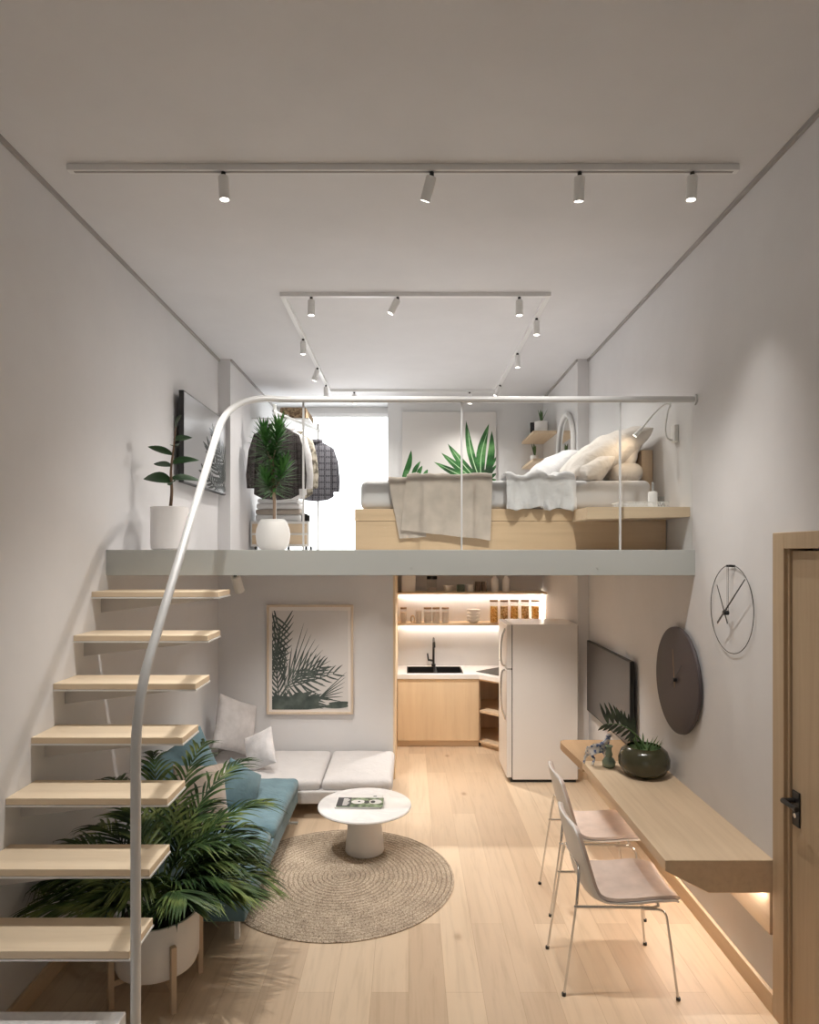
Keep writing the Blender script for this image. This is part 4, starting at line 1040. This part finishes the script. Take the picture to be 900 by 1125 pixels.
for k, (mt, lab, y, h) in enumerate((('bookdark', 'black book, nearest of the three on the upper loft shelf', 7.93, .17), ('white', 'white book, middle of the three on the upper loft shelf', 7.97, .19), ('bookgrey', 'grey book, farthest of the three on the upper loft shelf', 8.01, .20))):
    bk = thing('book', lab, 'book', (1.53, y, 3.63), 'books on the upper loft shelf')
    b = B(); box(b, -.075, .075, -.016, -.013, 0, h); box(b, -.075, .075, .013, .016, 0, h); box(b, -.078, -.075, -.016, .016, 0, h); obj('cover', b, mt, bk, world=False)
    obj('pages', box(B(), -.074, .07, -.0128, .0128, .003, h - .004), 'flour', bk, world=False)
mr = thing('oval_mirror', 'tall round-topped mirror with white frame on the loft side wall', 'mirror', (XR2, 7.015, 2.7))
def capsule(hw, z0, z1, n=18):
    p = [(hw * math.cos(PI * i / n), z1 - hw + hw * math.sin(PI * i / n)) for i in range(n + 1)] + [(-hw * math.cos(PI * i / n), z0 + hw - hw * math.sin(PI * i / n)) for i in range(n + 1)]
    return p
pth = [(1.655, 7.015 + y, z) for y, z in capsule(.335, 2.55, 3.70)]
b = B(); tube(b, pth + [pth[0]], .026, 8, cap=False); obj('frame', b, 'white', mr, smooth=60)
b = B(); prism(b, capsule(.33, 2.55, 3.70), lambda y, z: (1.664, 7.015 + y, z), lambda y, z: (1.679, 7.015 + y, z)); bmesh.ops.recalc_face_normals(b, faces=b.faces); obj('mirror_glass', b, 'mirror', mr)

# ------------------------------------------------------------------ loft left: plants, print, clothes
wp = thing('wall_panel_print', 'black-edged glossy grey palm print on the left loft wall', 'picture', (XL + .06, 5.96, 2.82))
obj('panel', box(B(), XL + .045, XL + .085, 5.33, 6.56, 2.815, 3.555, .002), 'black', wp)
fc = obj('print', box(B(), XL + .085, XL + .0865, 5.34, 6.55, 2.825, 3.545), 'greyprint', wp)
obj('spacer', box(B(), XL, XL + .045, 5.6, 6.3, 2.95, 3.4), 'black', wp)
random.seed(11); b = B(); it = []
comb(it, 1.05, .0, .55, .50, 12, .30, .16, 1.1, .4, .018); comb(it, 1.05, .30, .66, .74, 12, .30, .12, 1.1, .5, .018); comb(it, .9, -.05, .42, .18, 10, .2, .12, 1.0, .5, .016)
for k in range(5): it.append((1.02, random.random() * .5, .72 + .2 * random.random(), random.random() * .5, .035, 0))
def slivers_side(bm, items, Y, Z, x):
    t = B(); slivers(t, items, Y, Z, 0)
    for f_ in t.faces:
        bm.faces.new([bm.verts.new((x - v.co.y, v.co.x, v.co.z)) for v in f_.verts])
    t.free()
slivers_side(b, it, (5.345, 6.545), (2.83, 3.54), XL + .0867)
M['inkdark'] = base_mat('print_ink', (.07, .078, .074), .2)
obj('palm_motif', b, 'inkdark', fc)
rp = thing('rubber_plant', 'young rubber plant in a white cylinder pot at the left end of the loft', 'potted plant', (-1.655, 4.60, ZF), 'potted plants on the loft')
b = B(); lathe(b, [(.105, 0), (.122, .012), (.126, .05), (.126, .295), (.118, .298), (.114, .29), (.112, .25)], seg=44, cap1=False); bmesh.ops.recalc_face_normals(b, faces=b.faces); pt = obj('pot', b, 'ceramic', rp, world=False, smooth=45)
b = B(); lathe(b, [(.112, .245), (.113, .25)], seg=30); obj('soil', b, 'soil', pt, world=False)
stem = smooth_path([(0, 0, .24), (.015, 0, .40), (.01, 0, .55), (.03, 0, .72), (.045, 0, .86)], 6)
obj('stem', tube(B(), stem, lambda t: .009 * (1 - t) + .004, 8), 'stem', rp, world=False, smooth=60)
for p, d, L, w, dp in (((.01, 0, .47), (-1, -.2, .45), .20, .052, .55), ((.012, 0, .49), (.7, .5, .25), .18, .04, .5), ((.01, 0, .58), (-.9, .4, .25), .15, .03, .15), ((.012, 0, .60), (.9, .2, .35), .16, .038, .35),
                       ((.02, 0, .66), (-.8, -.2, .35), .16, .032, .2), ((.03, 0, .76), (.5, .3, .2), .11, .036, .15), ((.04, 0, .84), (.3, -.4, .5), .13, .034, .3), ((.012, 0, .45), (.3, -.7, .3), .13, .036, .5), ((.03, 0, .72), (-.2, .8, .3), .13, .034, .3)):
    b = B(); leaf_blade(b, p, d, L * 1.15, w * 1.15, .25, dp * .8, Vector((0, -.75, .66)).normalized()); obj('leaf', b, 'rubber', rp, world=False, smooth=180)
dr = thing('dracaena', 'bushy green dracaena in a round white pot on the loft', 'potted plant', (-1.143, 5.60, ZF), 'potted plants on the loft')
b = B(); lathe(b, [(.075, 0), (.11, .012), (.135, .06), (.143, .12), (.138, .18), (.118, .235), (.098, .262), (.090, .262), (.092, .24)], seg=44, cap1=False); bmesh.ops.recalc_face_normals(b, faces=b.faces); pt = obj('pot', b, 'ceramic', dr, world=False, smooth=60)
b = B(); lathe(b, [(.09, .236), (.094, .24)], seg=28); obj('soil', b, 'soil', pt, world=False)
random.seed(9)
tk = obj('trunk', tube(B(), smooth_path([(.01, 0, .22), (.012, 0, .42), (.0, 0, .62), (-.02, 0, .80)], 6), .013, 8), 'bark', dr, world=False, smooth=60)
for a, c, L in (((-.03, 0, .76), (-.075, .0, .98), .20), ((.0, 0, .76), (.055, 0, 1.02), .19), ((.02, 0, .52), (.10, 0, .70), .19), ((.0, 0, .48), (-.07, -.02, .60), .17), ((0, .02, .62), (-.02, .10, .80), .18)):
    a = Vector(a); c = Vector(c); b = B(); tube(b, [Vector((.005, 0, a.z - .08)), a, c], .007, 6)
    obj('branch', b, 'bark', dr, world=False)
    b = B(); dd = (c - a).normalized()
    for k in range(95):
        t = k / 94; p = a.lerp(c, t ** .8); az = k * 2.39996; el = R(-12 + 85 * t)
        d = Vector((math.cos(az) * math.cos(el), math.sin(az) * math.cos(el), math.sin(el)))
        leaf_blade(b, p, d, L * random.uniform(.75, 1.05), .0125, .25, .12, n=4)
    obj('leaf_head', b, 'drac', dr, world=False, smooth=180)
# clothes rack
rk = thing('clothes_rack', 'white clothes rack with hanging shirts at the left rear of the loft', 'clothes rack', (-1.35, 7.5, ZF))
for x, y in ((-1.09, 8.0), (-1.40, 6.95)): obj('upright', box(B(), x - .014, x + .014, y - .014, y + .014, ZF, 3.80, .002), 'white_metal', rk)
tube_top = [(-1.405, 6.90, 3.72), (-1.06, 8.10, 3.72)]
obj('hanging_rail', tube(B(), tube_top, .013, 10), 'white_metal', rk, smooth=60)
obj('top_shelf', box(B(), -1.76, -1.12, 7.45, 8.1, 3.745, 3.76), 'white', rk)
for lab, x, y in (('wicker basket at the near end of the rack shelf', -1.30, 7.61), ('wicker basket at the far end of the rack shelf', -1.30, 7.93)):
    b = B(); box(b, -.15, .15, -.14, .14, 0, .125, .02); solid('wicker_basket', b, 'wicker', lab, 'basket', loc=(x, y, 3.7605), group='baskets on the clothes rack')
def shirt(label, mat, loc, rz, sc=1.0, dz=-.16):
    t = thing('hanging_shirt', label, 'shirt', loc, 'clothes on the rack', rz)
    def piece(poly, th, y0=0, bul=.02):
        b = B(); n_ = len(poly); cx = sum(p[0] for p in poly) / n_; cz = sum(p[1] for p in poly) / n_
        for s in (1, -1):
            rings = []
            for k, (f_, o_) in enumerate(((1, 0), (.93, .55), (.75, .85), (.4, 1.0))):
                rings.append([b.verts.new(((cx + (p[0] - cx) * f_) * sc, y0 + s * (.004 + th * o_), (cz + (p[1] - cz) * f_) * sc + dz)) for p in poly])
            for A, D in zip(rings, rings[1:]):
                for i in range(n_):
                    j = (i + 1) % n_; b.faces.new((A[i], A[j], D[j], D[i]))
            b.faces.new(rings[-1])
            if s == 1: first = rings[0]
            else:
                for i in range(n_):
                    j = (i + 1) % n_; b.faces.new((first[i], first[j], rings[0][j], rings[0][i]))
        bmesh.ops.recalc_face_normals(b, faces=b.faces); return b
    body = [(-.06, .02), (.06, .02), (.12, -.01), (.225, -.07), (.235, -.22), (.225, -.45), (.235, -.70), (.15, -.745), (0, -.76), (-.15, -.745), (-.235, -.70), (-.225, -.45), (-.235, -.22), (-.225, -.07), (-.12, -.01)]
    obj('shirt_body', piece(body, .05), mat, t, world=False, smooth=70)
    for s in (-1, 1):
        sl_ = [(s * .19, -.05), (s * .235, -.075), (s * .29, -.25), (s * .315, -.50), (s * .305, -.64), (s * .225, -.64), (s * .225, -.45), (s * .20, -.22)]
        obj('sleeve', piece(sl_, .03, -.012), mat, t, world=False, smooth=70)
    b = B(); tube(b, [(.075 * math.cos(2 * PI * i / 16) * sc, .045 * math.sin(2 * PI * i / 16), (.025 + .012 * math.sin(2 * PI * i / 16)) * sc + dz) for i in range(17)], .017, 8, cap=False); obj('collar', b, mat, t, world=False, smooth=70)
    b = B(); tube(b, smooth_path([(.0, 0, dz + .03), (.0, 0, -.03), (.022, 0, .0), (.005, 0, .022), (-.018, 0, .008)], 5), .0035, 6); tube(b, [(-.18 * sc, 0, dz - .05), (0, 0, dz + .035), (.18 * sc, 0, dz - .05)], .006, 6); obj('hanger', b, 'white', t, world=False, smooth=60)
    return t
def on_rail(t_): return Vector(tube_top[0]).lerp(Vector(tube_top[1]), t_)
shirt('dark plaid shirt hanging at the near end of the rack, behind the dracaena', 'plaid_dark', on_rail(.06), R(4))
shirt('olive mottled shirt hanging in the middle of the rack', 'camo', on_rail(.42), R(-24), .95)
shirt('off-white shirt hanging between the mottled and the dark plaid ones', 'lilac', on_rail(.25), R(-14), .98)
shirt('grey plaid shirt hanging at the far end against the bright window', 'plaid_grey', on_rail(.86), R(2), .92)
# low dresser on castors with folded clothes
ds = thing('low_dresser', 'low white dresser with oak drawer fronts on castors below the clothes rack', 'dresser', (-1.40, 7.55, ZF))
obj('carcass', box(B(), -1.75, -1.105, 7.36, 7.80, ZF + .05, ZF + .33, .004), 'white', ds)
for z in (.075, .20):
    dd = obj('drawer', box(B(), -1.73, -1.125, 7.345, 7.36, ZF + z, ZF + z + .10, .003), 'oakx', ds)
    obj('drawer_pull', box(B(), -1.47, -1.38, 7.337, 7.345, ZF + z + .075, ZF + z + .085), 'white_metal', dd)
for x in (-1.70, -1.40, -1.14):
    for y in (7.40, 7.76):
        b = B(); cyl(b, (x - .012, y, ZF + .024), (x + .012, y, ZF + .024), .024, seg=14); box(b, x - .008, x + .008, y - .008, y + .008, ZF + .03, ZF + .05); obj('castor', b, 'black', ds)
zz = ZF + .3305
for lab, mt, h, w in (('white folded cloth at the bottom of the pile on the dresser', 'linen', .075, .50), ('beige folded cloth in the middle of the pile on the dresser', 'taupe', .06, .50), ('pale grey folded cloth, second from top of the pile on the dresser', 'lgrey', .065, .48), ('white folded cloth on top of the pile on the dresser', 'linen', .05, .46)):
    b = B(); softbox(b, -w / 2, w / 2, -.17, .17, 0, h, .024, 10, 0, .004, h * 100); solid('folded_cloth', b, mt, lab, 'folded cloth', loc=(-1.455, 7.56, zz), group='folded clothes on the dresser', smooth=80); zz += h + .001
cm = thing('camera', 'small black camera standing at the right end of the dresser', 'camera', (-1.16, 7.5, ZF + .3305))
obj('camera_body', box(B(), -.045, .045, -.03, .03, 0, .075, .008), 'black', cm, world=False)
b = B(); cyl(b, (0, -.03, .036), (0, -.065, .036), .027, .024, 20); obj('camera_lens', b, 'blackgl', cm, world=False, smooth=40)
b = B(); box(b, -.018, .018, -.015, .015, .075, .092, .003); obj('viewfinder', b, 'black', cm, world=False)

# ------------------------------------------------------------------ camera, sky, view
cam = bpy.data.cameras.new('camera'); co = bpy.data.objects.new('view_camera', cam); C.objects.link(co)
co.location = (0, 0, 2.25); co.rotation_euler = (PI / 2, 0, 0)
cam.sensor_fit = 'AUTO'; cam.sensor_width = 36; cam.lens = 730 / 1125 * 36
cam.shift_x = .0009; cam.shift_y = .0396; cam.clip_start = .05
S.camera = co
w = bpy.data.worlds.new('sky'); S.world = w; w.use_nodes = True
w.node_tree.nodes['Background'].inputs['Color'].default_value = (1.0, .97, .93, 1)
w.node_tree.nodes['Background'].inputs['Strength'].default_value = .5
S.view_settings.view_transform = 'Standard'; S.view_settings.look = 'None'
S.view_settings.gamma = 1; S.view_settings.use_curve_mapping = False
S.view_settings.exposure = 0.08
S.cycles.max_bounces = 14; S.cycles.diffuse_bounces = 8; S.cycles.transparent_max_bounces = 24; S.cycles.glossy_bounces = 6
S.cycles.caustics_reflective = False; S.cycles.caustics_refractive = False
S.cycles.use_denoising = True; S.cycles.sample_clamp_indirect = 6
